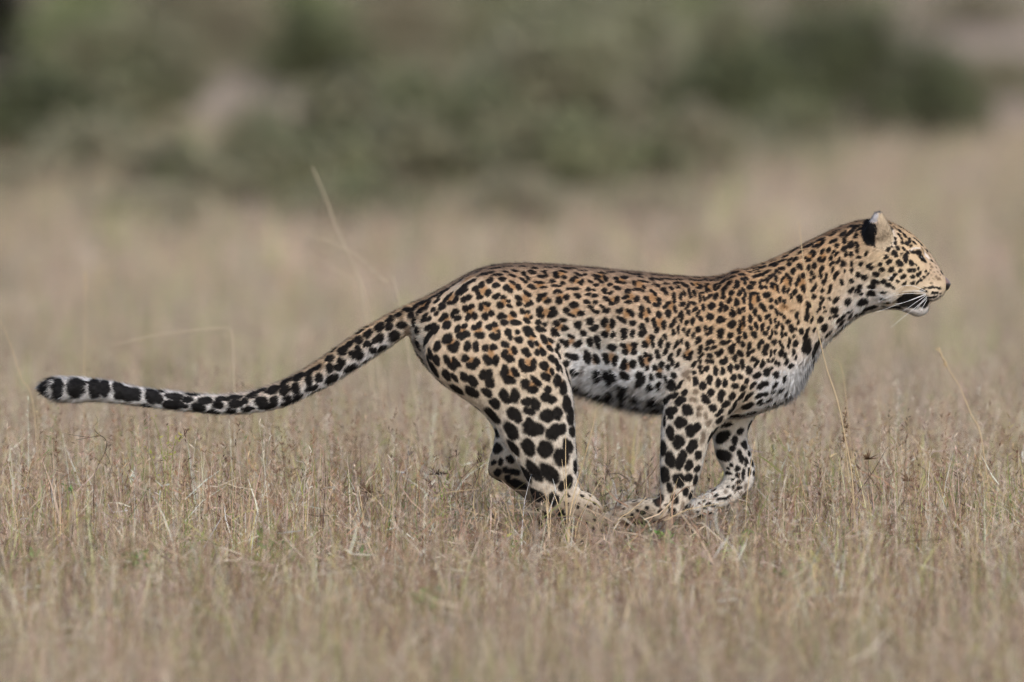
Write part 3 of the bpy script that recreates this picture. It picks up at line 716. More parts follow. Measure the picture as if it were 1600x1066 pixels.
BLACK += marks(1180, 340, K, [(100,680,45,20,-10),(120,640,35,14,-15),(20,725,25,14,15),(100,790,38,18),(155,760,35,18,-20),(190,735,28,10),(240,650,35,28),(280,660,30,26),
 (370,600,45,18,15),(415,540,40,22,-20),(490,580,28,20),(560,580,32,28),(470,645,34,28),(295,740,28,22),(335,765,26,14),(375,705,42,22,40),(250,600,45,10,-20),
 (530,740,30,48),(620,680,40,42),(640,700,20,25),(225,820,26,40,20),(255,790,28,14),(295,840,20,38),(235,950,20,48,-20),(270,925,45,16,25),(318,990,18,55,-5),
 (385,860,60,18,-65),(437,795,24,22),(475,835,45,18,55),(493,900,16,40),(545,450,55,26,-30),(500,480,35,14,-20),(700,400,48,18,-10),(730,330,55,24,-25),(630,480,20,22),
 (890,250,50,20,-20),(1050,180,60,14,-20),(1130,180,50,12,-10),(1200,120,40,16,-20),(1350,50,60,18,-10),(860,320,48,18,-20),(835,390,30,25),(945,340,28,32),
 (895,390,30,18),(1090,325,55,22,-15),(1140,390,30,34),(1220,225,35,42),(1240,320,30,45),(1320,210,70,22,-65),(1320,120,24,26),(1400,130,22,35,15),(790,480,40,18,-10),
 (815,510,20,40),(740,590,38,26),(700,560,14,20),(935,475,25,34,15),(1018,445,25,38,-8),(1090,475,20,20),(900,575,24,34),(930,600,40,22),(960,575,16,30),
 (820,665,30,45,-5),(748,700,22,42),(785,770,26,32),(670,810,28,40),(600,860,20,50,10),(580,930,22,32),(670,980,30,52),(925,715,28,45,15),(910,800,22,35),
 (985,820,55,16,-70),(955,890,28,36),(1070,640,48,18,-55),(1155,600,52,18,-50),(1130,510,35,18,-60),(1050,560,42,20,-65),(1240,430,50,28,-25),(1325,380,42,52,20),
 (1410,380,22,45),(1220,640,34,45,15),(1080,725,45,14,-65),(1130,800,65,20,-65),(1205,900,24,45,12),(1340,730,16,35),(1340,640,14,32,15),(1340,880,22,28),
 (1340,1010,50,18,-50),(820,975,70,20,-65),(1045,990,55,18,-60),(935,1015,16,30),(1250,745,12,24),(1330,510,40,18,-60),(1260,500,18,40),(1395,250,18,40,10),
 (400,1000,20,48),(460,1020,18,40,20),(550,1030,30,35),(820,835,20,20),(775,870,20,24)])
BROWN += marks(1180, 340, K, [(1010,240,30,16),(1080,240,32,14),(1040,215,40,10)])
TAN += marks(1180, 340, K, [(440,880,50,70),(280,980,40,50),(890,360,50,40),(770,540,45,45),(640,900,50,60),(940,540,45,50)])
BLACK += marks(1180, 450, K, [(500,120,18,40,10),(620,150,42,50),(600,130,30,28),(815,120,30,36,15),(910,125,16,18),(1030,148,26,16,-30),(1125,170,60,24,-35),(1290,200,38,42),
 (740,230,32,48,-15),(720,390,28,75),(735,300,16,35),(790,440,14,45),(925,190,60,16,-65),(890,300,50,14,-55),(960,260,20,12),(970,320,20,12),(1100,310,62,40,-35),
 (905,440,34,45,20),(960,555,58,45,-35),(1120,390,28,20),(1045,415,18,18),(1190,430,80,26,-50),(1190,570,48,60),(1195,500,28,40),(1320,390,18,35),(1400,380,30,12),
 (1020,645,30,30),(715,810,58,100),(745,880,28,50),(730,600,60,16,-65),(700,680,28,50),(840,850,40,90,-5),(580,380,20,48),(597,470,18,28),(460,470,28,26),
 (505,560,35,48,-15),(565,575,20,22),(640,600,34,45,12),(430,650,26,26),(545,670,14,16),(560,770,32,52,10),(478,740,20,42),(465,800,16,32),(535,895,16,42,5),
 (375,810,24,28),(365,905,32,42,10),(420,940,26,42),(440,1030,30,40,25),(380,545,16,42),(375,640,14,38),(290,625,20,30),(350,760,18,32),(275,890,16,38,10),
 (570,970,12,30),(820,580,16,30),(1310,330,40,12,-30)])
BROWN += marks(1180, 450, K, [(520,310,45,14),(400,260,50,20)])
BLACK += marks(1260, 400, 6.6625, [(725,188,35,24,-5),(720,272,48,24,-8),(805,270,26,20),(860,305,32,24),(680,320,38,22),(675,390,48,28,-25),(590,480,55,36,-20),
 (660,545,80,28,-15),(560,605,50,22,-30),(605,222,35,26,-25),(560,320,28,24,-40),(535,365,30,24),(570,395,20,14),(435,480,32,36),(465,355,35,16,-50),(545,195,24,22,-40),
 (370,275,20,32),(310,200,50,16,-65),(385,80,24,34),(248,345,45,16,-65),(850,490,28,14),(920,535,60,18,12),(800,560,30,8),(655,100,35,14,-50),(680,122,30,14,-35),
 (765,90,26,14,-40),(305,625,25,18)])
BLACK += marks(1330, 340, K, [(85,120,35,25,-55),(110,165,35,14,-50),(60,255,40,18,-65),(15,370,26,40),(85,380,28,36),(90,465,20,24),(10,500,22,30),(210,500,18,34),(110,550,35,14,15),
 (140,645,24,30,15),(10,640,20,35),(10,730,20,35),(105,800,30,36,15),(15,890,20,30),(250,665,45,18,-50),(285,698,40,20,-40),(400,650,40,20,-45),(430,725,36,30,-15),
 (345,780,50,28),(455,890,34,26),(525,935,42,30),(605,490,34,36),(630,525,28,30),(760,560,38,60,12),(648,418,26,28),(735,440,22,22),(512,435,25,32,10),
 (485,550,35,22,-45),(530,615,45,28,-50),(665,620,40,28),(690,655,32,30),(555,715,45,22,-30),(560,740,30,20),(685,738,34,16,-5),(615,800,30,22,-40),(560,848,38,24,-25),
 (725,820,38,26),(650,893,26,16),(735,915,38,18,-12),(595,970,26,16),(770,352,28,28),(818,310,22,34,10),(708,350,18,24),(618,345,20,24),(668,180,18,22),(745,245,22,26),
 (672,240,16,16),(698,290,16,14),(610,285,14,20),(560,355,12,18),(880,350,30,14,55),(830,390,12,14),(570,408,10,10),(700,500,10,10),(790,485,22,20),(840,635,32,40),
 (820,730,38,22),(880,735,18,30),(850,818,28,22),(928,800,28,26),(965,765,18,28),(900,650,12,14),(930,700,12,20),(1020,820,16,16),(860,910,36,18,-30),(925,900,24,14,-30),
 (970,865,22,18),(1035,750,9,20),(1065,795,10,18),(855,475,35,14,20),(930,330,60,12,60),(970,360,40,10,60),(890,300,30,10,50),(700,140,40,14,35),(800,200,40,10,35),
 (945,490,42,42),(980,560,66,28,38),(1125,605,10,10)])
BROWN += marks(1330, 340, K, [(600,130,16,25),(550,65,50,10,5),(550,130,50,16,5),(1045,455,16,16),(1090,480,14,14),(1120,680,16,20),(1110,915,20,14),(1220,850,40,14,25)])
WHITE += marks(1330, 340, K, [(890,428,70,14,-10),(1050,530,66,13,40),(560,820,70,16,-15)])
BLACK += marks(1370, 420, 11.84, [(940,525,20,14),(1000,535,24,16),(1050,520,20,12),(1090,525,18,12),(1150,530,30,8),(1030,440,22,20),(1080,452,22,18),(1130,455,18,15),
 (1180,455,18,13),(910,422,24,14),(905,350,24,13),(980,350,28,16),(1030,345,24,16),(1080,350,22,14),(1130,355,20,13),(1170,358,20,13),(840,395,38,18),(990,595,35,28),
 (560,570,180,105),(760,580,190,112),(890,630,74,72),(640,700,80,32,5),(480,540,90,60),(330,725,110,24,12),(200,630,36,16),(100,570,40,16),(120,755,50,10),
 (130,440,50,20,-20),(320,350,32,20)])
BROWN += marks(1370, 420, 11.84, [(1010,275,34,16)])
BROWN += marks(1330, 340, K, [(1080,420,12,12),(1060,500,14,10),(1100,540,12,12),(1150,560,10,10),(1130,600,12,9),(1165,630,12,10),(1095,640,14,10),(1140,690,12,12),(1190,700,10,10),
 (1100,720,12,14),(1160,750,12,10),(1210,760,10,10),(1080,770,10,14),(1120,800,14,10),(1180,810,12,10),(1235,800,10,10),(1150,850,16,9),(1090,860,14,9),(1010,470,16,10,40),(985,420,26,9,50),(1020,430,20,8,50)])
BLACK += marks(1330, 340, K, [(958,515,56,30,42)])
BROWN += marks(1370, 420, 11.84, [(700,790,10,8),(760,830,9,8),(830,800,10,8),(640,820,8,7),(870,770,8,10),(790,770,9,7)])
BLACK += marks(1330, 340, K, [(905,480,50,14,15),(1015,590,34,12,38)])
# ---------------------------------------------------------------- leopard: body
# lofts: rows (edge A column,row, edge B column,row, half thickness in pixels, depth of the axis in metres)
TRUNK = [(640,486,640,527,20,0),(655,469,652,558,44,0),(685,451,680,590,60,0),(720,431,722,618,70,0),(755,415,765,634,74,0),(800,409,815,630,72,0),(850,410,865,612,68,0),
 (900,413,905,610,68,0),(950,418,950,624,74,0),(1000,423,1000,637,82,0),(1050,428,1050,646,88,0),(1095,431,1105,652,89,0),(1130,428,1162,655,86,0),(1165,418,1214,636,79,0),
 (1195,407,1249,612,70,0),(1225,394,1268,578,62,0),(1255,379,1284,549,58,0),(1285,364,1310,522,57,0),(1315,351,1338,499,57,0),(1345,343,1366,487,57,0),
 (1375,342,1388,484,57,0),(1400,349,1406,481,52,0),(1420,360,1422,477,44,0),(1437,374,1436,474,35,0),(1452,391,1450,473,29,0),(1464,409,1462,471,26,0),
 (1474,425,1471,466,22,0),(1480,435,1476,460,16,0),(1483,441,1479,453,9,0)]
JAW = [(1385,455,1385,484,36,0),(1405,457,1405,485,31,0),(1420,460,1421,491,26,0),(1433,463,1434,496,21,0),(1445,466,1445,493,17,0),(1453,471,1452,487,11,0)]
TAIL = [(700,450,690,540,34,0),(665,463,655,528,27,0),(630,478,640,524,25,0),(600,493,615,540,23,0),(565,513,583,561,22,0),(530,537,552,581,21.5,0),(495,562,520,601,20.5,0),
 (460,583,482,620,19.5,0),(425,599,442,638,18.5,0),(390,610,400,646,18,0),(355,615,358,649,17.5,0),(320,615,320,647,17,0),(280,611,280,643,17,0),(240,607,240,639,17,0),
 (208,602,208,635,17,0),(172,594,172,631,18,0),(140,590,140,629,19,0),(104,589,104,629,20,0),(80,590,82,626,18,0),(66,596,68,618,12,0),(59,602,60,611,5,0)]
HIND_NEAR = [(800,465,700,490,34,-.05),(838,505,660,540,44,-.072),(874,545,674,588,48,-.080),(888,580,712,617,46,-.084),(897,615,746,641,42,-.086),(900,650,770,664,38,-.088),
 (901,685,783,690,33,-.088),(903,715,797,710,29,-.086),(905,740,815,738,25,-.084),(906,758,825,764,22,-.082),(911,772,832,786,20,-.082)]
FOOT_HIND_NEAR = [(850,745,830,790,18,-.082),(880,756,858,806,19,-.083),(908,765,882,822,20,-.085),(928,773,896,838,21,-.087),(941,788,908,850,22,-.088),(948,810,920,860,21,-.088),(951,834,934,862,14,-.088)]
HIND_FAR = [(850,520,720,560,36,.07),(862,570,730,610,36,.08),(852,640,757,650,30,.084),(832,685,772,676,24,.085),(818,712,767,706,18,.085),(812,732,761,729,16,.085)]
FOOT_HIND_FAR = [(806,708,762,724,15,.085),(812,726,764,744,16,.085),(838,742,798,764,16,.085),(866,766,832,794,17,.082),(880,794,842,822,18,.08),(915,812,890,846,19,.076),(950,826,936,862,21,.074),(978,840,966,874,21,.072),(991,856,984,875,12,.072)]
FORE_NEAR = [(1195,540,1085,545,30,-.07),(1184,590,1056,590,36,-.083),(1152,640,1036,635,35,-.088),(1124,670,1032,668,30,-.089),(1111,690,1031,690,26,-.088),(1104,712,1030,713,24,-.087),
 (1097,738,1030,738,22,-.086),(1088,765,1031,762,20,-.085),(1079,788,1030,776,19,-.085),(1062,811,1018,778,20,-.085),(1030,818,1000,778,22,-.086),(995,822,975,784,24,-.087),(965,824,953,797,23,-.088),(947,820,942,809,13,-.088)]
FORE_FAR = [(1195,610,1105,630,30,.075),(1182,648,1110,660,26,.082),(1169,680,1114,690,23,.085),(1175,706,1118,714,21,.085),(1181,732,1130,736,19,.085),(1178,760,1128,750,18,.085),
 (1162,777,1118,760,18,.084),(1140,792,1104,767,19,.083),(1115,805,1090,775,20,.082),(1092,812,1073,785,20,.08),(1077,814,1064,799,12,.08)]
def ear_rows(s):
    return [(1352,388,1396,376,16,.050*s),(1349,372,1395,361,17,.060*s),(1352,355,1390,349,14,.067*s),(1359,343,1384,339,10,.071*s),(1364,334,1381,333,7,.073*s),(1367,330,1378,329,4,.074*s)]
LOFTS = [("trunk", TRUNK, -1), ("jaw", JAW, -1), ("tail", TAIL, 1), ("leg", HIND_NEAR, 1), ("paw", FOOT_HIND_NEAR, 1), ("leg", HIND_FAR, 1), ("paw", FOOT_HIND_FAR, 1),
         ("leg", FORE_NEAR, 1), ("leg", FORE_FAR, 1), ("ear", ear_rows(-1), 1), ("ear", ear_rows(1), 1)]
# masses of muscle and bone: column, row, half length, half height, half thickness, depth, turn
LUMPS = [(1092,600,34,46,30,-.074,-12),(1140,468,26,56,30,-.052,22),(862,585,26,50,26,-.088,-25),(1140,468,26,56,30,.052,22),(1148,535,62,92,44,-.064,12),(1148,535,62,92,44,.064,12),(1385,440,34,36,22,-.050,0),(1385,440,34,36,22,.050,0),
 (1428,384,22,10,12,-.036,40),(1428,384,22,10,12,.036,40),(1452,455,20,17,18,-.022,0),(1452,455,20,17,18,.022,0),(765,480,80,60,50,-.045,-20),(765,480,80,60,50,.045,-20),
 (1000,530,80,85,40,-.075,0),(1000,530,80,85,40,.075,0)]
for (tx, ty, d) in [(950,812,-.106),(944,816,-.093),(945,815,-.080),(952,810,-.068)]:
    LUMPS.append((tx, ty, 13, 8, 7, d, 10))
for (tx, ty, d) in [(944,850,-.105),(951,852,-.093),(950,852,-.081),(943,850,-.070)]:
    LUMPS.append((tx, ty, 12, 8, 7, d, 30))
for (tx, ty, d) in [(984,866,.054),(991,868,.066),(990,868,.078),(983,866,.09)]:
    LUMPS.append((tx, ty, 12, 8, 7, d, 20))
for (tx, ty, d) in [(1072,808,.063),(1066,811,.075),(1067,810,.087),(1074,806,.098)]:
    LUMPS.append((tx, ty, 12, 8, 7, d, 20))

def loft_mesh(rows, seg=6, ring=28):
    r = catmull(rows, seg)
    A = np.array([P(q[0], q[1], q[5]) for q in r])
    B = np.array([P(q[2], q[3], q[5]) for q in r])
    W = np.maximum(r[:, 4], 1.0) * S
    c, h = (A + B) / 2, (A - B) / 2
    th = np.linspace(0, 2 * np.pi, ring, endpoint=False)
    cs, sn = np.cos(th), np.sin(th)
    cs = np.sign(cs) * np.abs(cs) ** 0.92
    sn = np.sign(sn) * np.abs(sn) ** 0.86
    V = c[:, None, :] + cs[None, :, None] * h[:, None, :]
    V[:, :, 1] += sn[None, :] * W[:, None]
    n = len(r)
    F = []
    for i in range(n - 1):
        for j in range(ring):
            k = (j + 1) % ring
            F.append((i * ring + j, i * ring + k, (i + 1) * ring + k, (i + 1) * ring + j))
    V = V.reshape(-1, 3)
    V = np.vstack([V, c[0], c[-1]])
    for j in range(ring):
        k = (j + 1) % ring
        F.append((j, n * ring, k))
        F.append(((n - 1) * ring + j, (n - 1) * ring + k, n * ring + 1))
    return V, F, A, B, W

def blob_mesh(px, py, a, b, w, d, turn):
    bm = bmesh.new()
    bmesh.ops.create_icosphere(bm, subdivisions=3, radius=1.0)
    V = np.array([v.co[:] for v in bm.verts])
    F = [tuple(v.index for v in f.verts) for f in bm.faces]
    bm.free()
    t = math.radians(-turn)
    x, z = V[:, 0] * a * S, V[:, 2] * b * S
    out = np.stack([x * math.cos(t) - z * math.sin(t), V[:, 1] * w * S, x * math.sin(t) + z * math.cos(t)], 1)
    return out + P(px, py, d), F

def build_body_mesh():
    parts, axes = [], []
    for i, (kind, rows, sgn) in enumerate(LOFTS):
        V, F, A, B, W = loft_mesh(rows)
        parts.append((V, F))
        axes.append((kind, A, B, W, sgn))
    for l in LUMPS:
        parts.append(blob_mesh(*l))
    V, F = join_vf(parts)
    me = poly_mesh("leopard_draft", V, F)
    bm = bmesh.new(); bm.from_mesh(me)
    bmesh.ops.recalc_face_normals(bm, faces=bm.faces)
    bm.to_mesh(me); bm.free()
    tmp = bpy.data.objects.new("leopard_draft", me)
    COL.objects.link(tmp)
    md = tmp.modifiers.new("remesh", 'REMESH')
    md.mode = 'VOXEL'
    md.voxel_size = 0.0036
    dg = bpy.context.evaluated_depsgraph_get()
    ev = tmp.evaluated_get(dg)
    m2 = ev.to_mesh()
    n = len(m2.vertices)
    co = np.empty(n * 3, np.float32); m2.vertices.foreach_get("co", co)
    co = co.reshape(-1, 3).astype(float)
    nl = len(m2.loops)
    li = np.empty(nl, np.int32); m2.loops.foreach_get("vertex_index", li)
    tot = np.empty(len(m2.polygons), np.int32); m2.polygons.foreach_get("loop_total", tot)
    ed = np.empty(len(m2.edges) * 2, np.int32); m2.edges.foreach_get("vertices", ed)
    ed = ed.reshape(-1, 2)
    ev.to_mesh_clear()
    bpy.data.objects.remove(tmp)
    bpy.data.meshes.remove(me)
    return co, li, tot, ed, axes

def neighbour_mean(val, ed, n):
    s = np.zeros((n, val.shape[1]))
    cnt = np.zeros(n)
    for k in range(val.shape[1]):
        s[:, k] = np.bincount(ed[:, 0], val[ed[:, 1], k], n) + np.bincount(ed[:, 1], val[ed[:, 0], k], n)
    cnt = np.bincount(ed[:, 0], minlength=n) + np.bincount(ed[:, 1], minlength=n)
    return s / np.maximum(cnt, 1)[:, None]

co, li, tot, ed, AXES = build_body_mesh()
NV = len(co)
for it in range(14):
    co = co + 0.55 * (neighbour_mean(co, ed, NV) - co)
    co = co - 0.54 * (neighbour_mean(co, ed, NV) - co) if it % 2 else co

# flatten the seams where limbs join the trunk
_px, _py = 800 + co[:, 0] / S, HORIZON + (CAM_H - co[:, 2]) / S
wsm = np.clip((660 - _py) / 60, 0, 1) * np.clip((1330 - _px) / 60, 0, 1) * np.clip((_px - 640) / 40, 0, 1)
for it in range(55):
    co = co + (0.6 * wsm)[:, None] * (neighbour_mean(co, ed, NV) - co)

# triangles and normals
starts = np.zeros(len(tot), np.int64); starts[1:] = np.cumsum(tot)[:-1]
quad = tot == 4
q0 = starts[quad]
T1 = np.stack([li[q0], li[q0 + 1], li[q0 + 2]], 1)
T2 = np.stack([li[q0], li[q0 + 2], li[q0 + 3]], 1)
t0 = starts[tot == 3]
T3 = np.stack([li[t0], li[t0 + 1], li[t0 + 2]], 1) if len(t0) else np.zeros((0, 3), np.int64)
TRI = np.vstack([T1, T2, T3]).astype(np.int64)
def vertex_normals(c):
    fn = np.cross(c[TRI[:, 1]] - c[TRI[:, 0]], c[TRI[:, 2]] - c[TRI[:, 0]])
    vn = np.zeros_like(c)
    for k in range(3):
        for a in range(3):
            vn[:, a] += np.bincount(TRI[:, k], fn[:, a], NV)
    return vn / (np.linalg.norm(vn, axis=1)[:, None] + 1e-12)
VN = vertex_normals(co)
if np.sum(VN[:, 2] * (co[:, 2] - co[:, 2].mean())) < 0:
    VN = -VN

# which loft each vertex belongs to, its place across the loft, and the lie of the hair
KINDS = ["trunk", "jaw", "tail", "leg", "paw", "ear"]
best = np.full(NV, 1e9); reg = np.zeros(NV, int); loft_i = np.zeros(NV, int)
vv = np.zeros(NV); along = np.zeros(NV); flow = np.zeros((NV, 3))
for k, (kind, A, B, W, sgn) in enumerate(AXES):
    C = (A + B) / 2
    H = np.linalg.norm(A - B, axis=1) / 2
    tan = np.gradient(C, axis=0); tan /= np.linalg.norm(tan, axis=1)[:, None] + 1e-9
    ab = (B - A) / (np.linalg.norm(B - A, axis=1)[:, None] + 1e-9)
    for s in range(0, NV, 20000):
        p = co[s:s + 20000]
        d = p[:, None, :] - C[None]
        u = np.einsum('ijk,jk->ij', d, ab) / H
        w = d[:, :, 1] / W
        l = np.einsum('ijk,jk->ij', d, tan) / np.maximum(H, W) * 1.3
        q = np.sqrt(u * u + w * w + l * l)
        if kind == "leg":
            q = q * 1.06
        if kind == "ear":
            q = q * 0.95
        j = q.argmin(1)
        qq = q[np.arange(len(p)), j]
        upd = qq < best[s:s + 20000]
        ix = np.nonzero(upd)[0] + s
        best[ix] = qq[upd]
        reg[ix] = KINDS.index(kind)
        loft_i[ix] = k
        vv[ix] = np.clip(0.5 + 0.5 * u[np.arange(len(p)), j][upd], 0, 1)
        along[ix] = j[upd] / (len(C) - 1)
        flow[ix] = (tan[j] * sgn)[upd]
trunk_like = (reg == 0) | (reg == 1)
flow[trunk_like] += np.array([0, 0, -0.28])
flow[:, 2] -= 0.05
for it in range(25):
    flow = 0.4 * flow + 0.6 * neighbour_mean(flow, ed, NV)
vsm = vv[:, None].copy()
for it in range(10):
    vsm = 0.4 * vsm + 0.6 * neighbour_mean(vsm, ed, NV)
vv = vsm[:, 0]
flow -= VN * np.sum(flow * VN, 1)[:, None]
flow /= np.linalg.norm(flow, axis=1)[:, None] + 1e-9

def to_px(p):
    k = S * (DIST + p[:, 1]) / DIST
    return 800 + p[:, 0] / k, HORIZON + (CAM_H - p[:, 2]) / k

PXV, PYV = to_px(co)
# hair length (m)
hl = np.full(NV, 0.0085)
hl = np.where(reg == 3, 0.0065, hl)
hl = np.where(reg == 4, 0.005, hl)
hl = np.where(reg == 5, 0.0045, hl)
hl = np.where(reg == 2, 0.0100 + 0.0025 * (along > 0.85), hl)
face = np.clip((PXV - 1345) / 90, 0, 1)
hl = np.where(trunk_like, hl * (1 - face) + 0.0038 * face, hl)
belly = np.clip((vv - 0.74) / 0.2, 0, 1) * np.clip((PXV - 870) / 20, 0, 1) * np.clip((1080 - PXV) / 60, 0, 1) * (reg == 0)
hl = hl + belly * 0.015
throat = np.clip((vv - 0.72) / 0.2, 0, 1) * np.clip((PXV - 1200) / 40, 0, 1) * np.clip((1345 - PXV) / 40, 0, 1) * (reg == 0)
hl = hl + throat * 0.006
co = co - VN * (0.30 * np.minimum(hl, 0.012))[:, None]
PXV, PYV = to_px(co)
BVH = BVHTree.FromPolygons([tuple(c) for c in co], [tuple(t) for t in TRI])

# ---------------------------------------------------------------- leopard: coat
CAMP = np.array([0.0, -DIST, CAM_H])
def cast(px, py):
    d = P(px, py) - CAMP
    d /= np.linalg.norm(d)
    h = BVH.ray_cast(Vector(CAMP), Vector(d))
    if h[0] is None:
        h = BVH.find_nearest(Vector(P(px, py, -0.04)))
        return np.array(h[0]), np.array(h[1])
    n = np.array(h[1])
    if n @ d > 0: n = -n
    return np.array(h[0]), n

def lift(c, n, a, b, turn):
    t = math.radians(turn)
    out = []
    ny = n[1] if abs(n[1]) > 0.42 else math.copysign(0.42, n[1] if n[1] != 0 else -1)
    for e in (np.array([math.cos(t), 0, -math.sin(t)]), np.array([math.sin(t), 0, math.cos(t)])):
        v = e.copy(); v[1] = -(e @ n) / ny
        v -= n * (v @ n)
        out.append(v)
    u, w = out
    ku, kw = np.linalg.norm(u), np.linalg.norm(w)
    return u / ku, w / kw, a * S * min(ku, 1.35), b * S * min(kw, 1.35)

def place(rows, grow_by=1.0):
    L = []
    for (px, py, a, b, turn) in rows:
        c, n = cast(px, py)
        u, w, ra, rb = lift(c, n, a, b, turn)
        swell = (1.0 if px > 640 else 1.9) * grow_by
        L.append(np.concatenate([c, u, w, n, [ra * 1.05 + swell * S, rb * 1.05 + swell * S]]))
    return L
blacks, browns, whites, tans = place(BLACK), place(BROWN, 0.15), place(WHITE, 0.0), place(TAN, 0.5)

# marks for what the near flank does not show: scattered by even spacing over the rest of the skin
r2 = np.random.default_rng(5)
def rosette(c, n, f, R, out, tan_out):
    s = np.cross(n, f); s /= np.linalg.norm(s) + 1e-9
    k = r2.integers(3, 6)
    a0 = r2.uniform(0, 6.28)
    for i in range(k):
        if k > 3 and r2.random() < 0.2: continue
        a = a0 + i * 6.283 / k + r2.normal(0, 0.15)
        rad = math.cos(a) * f + math.sin(a) * s
        tg = -math.sin(a) * f + math.cos(a) * s
        out.append(np.concatenate([c + rad * R * 0.72, tg, rad, n, [R * r2.uniform(0.42, 0.62), R * r2.uniform(0.3, 0.42)]]))
    tan_out.append(np.concatenate([c, f, s, n, [R * 0.7, R * 0.7]]))
acc = np.array([b[:3] for b in blacks]); acc_r = np.array([max(b[12], b[13]) for b in blacks])
accs, accr = [acc], [acc_r]
cand = r2.permutation(NV)[:26000]
pts, rad = list(acc), list(acc_r)
grid = {}
CELL = 0.05
def gkey(p): return (int(p[0] // CELL), int(p[1] // CELL), int(p[2] // CELL))
for p, q in zip(pts, rad):
    grid.setdefault(gkey(p), []).append((p[0], p[1], p[2], q))
for i in cand:
    p, n, f = co[i], VN[i], flow[i]
    x, kind, v = PXV[i], reg[i], vv[i]
    if n[1] < -0.35 and not (kind == 4 or (kind == 3 and PYV[i] > 772)): continue
    if kind == 0 or kind == 1:
        if x > 1340: gap, a, b, typ = 13, 4.2, 3.4, 0
        elif v > 0.86: gap, a, b, typ = 30, 11, 9, 0
        elif x > 1085: gap, a, b, typ = 18, 6.5, 4.8, 0
        elif v < 0.14: gap, a, b, typ = 15, 10, 5.5, 0
        else: gap, a, b, typ = 29, 12.5, 12.5, 1
    elif kind == 2:
        gap, a, b, typ = 20, 8, 6, 0
    elif kind == 3:
        gap, a, b, typ = (21, 8.5, 7, 0)
        if PYV[i] > 770: gap, a, b = 12, 4, 3
    elif kind == 4: gap, a, b, typ = 12, 4, 3, 0
    else: continue
    g = gap * S
    k = gkey(p); ok = True
    for dx in (-1, 0, 1):
        for dy in (-1, 0, 1):
            for dz in (-1, 0, 1):
                for (ax, ay, az, ar) in grid.get((k[0] + dx, k[1] + dy, k[2] + dz), ()):
                    if (ax - p[0]) ** 2 + (ay - p[1]) ** 2 + (az - p[2]) ** 2 < max(g, ar + a * S + 4 * S) ** 2:
                        ok = False; break
                if not ok: break
            if not ok: break
        if not ok: break
    if not ok: continue
    grid.setdefault(k, []).append((p[0], p[1], p[2], 0.0))
    if typ == 1:
        rosette(p, n, f, a * S * r2.uniform(0.85, 1.1), blacks, tans)
    else:
        s = np.cross(n, f)
        blacks.append(np.concatenate([p, f, s, n, [a * S * r2.uniform(0.75, 1.2), b * S * r2.uniform(0.75, 1.15)]]))
MK = [np.array(m) for m in (blacks, browns, whites, tans)]

def field(p, M, reach=0.03):
    """smallest elliptical distance to any mark, 1 on a mark's edge"""
    out = np.full(len(p), 9.0)
    order = np.argsort(p[:, 0])
    mo = M[np.argsort(M[:, 0])]
    mx = mo[:, 0]
    CH = 1500
    for s in range(0, len(p), CH):
        ix = order[s:s + CH]
        q = p[ix]
        lo = np.searchsorted(mx, q[0, 0] - reach); hi = np.searchsorted(mx, q[-1, 0] + reach)
        if hi <= lo: continue
        m = mo[lo:hi]
        d = q[:, None, :] - m[None, :, :3]
        e = (np.einsum('ijk,jk->ij', d, m[:, 3:6]) / m[:, 12]) ** 2 + (np.einsum('ijk,jk->ij', d, m[:, 6:9]) / m[:, 13]) ** 2 \
            + (np.einsum('ijk,jk->ij', d, m[:, 9:12]) / (np.maximum(m[:, 12], m[:, 13]) * 1.3)) ** 2
        out[ix] = np.sqrt(e.min(1))
    return out

def ramp(v, stops):
    xs = [s[0] for s in stops]
    cs = np.array([lin(s[1]) for s in stops])
    return np.stack([np.interp(v, xs, cs[:, k]) for k in range(3)], 1)

BLK = lin((15, 13, 14)); BRN = lin((88, 66, 46)); WHT = lin((242, 240, 238)); TANC = lin((164, 122, 80))

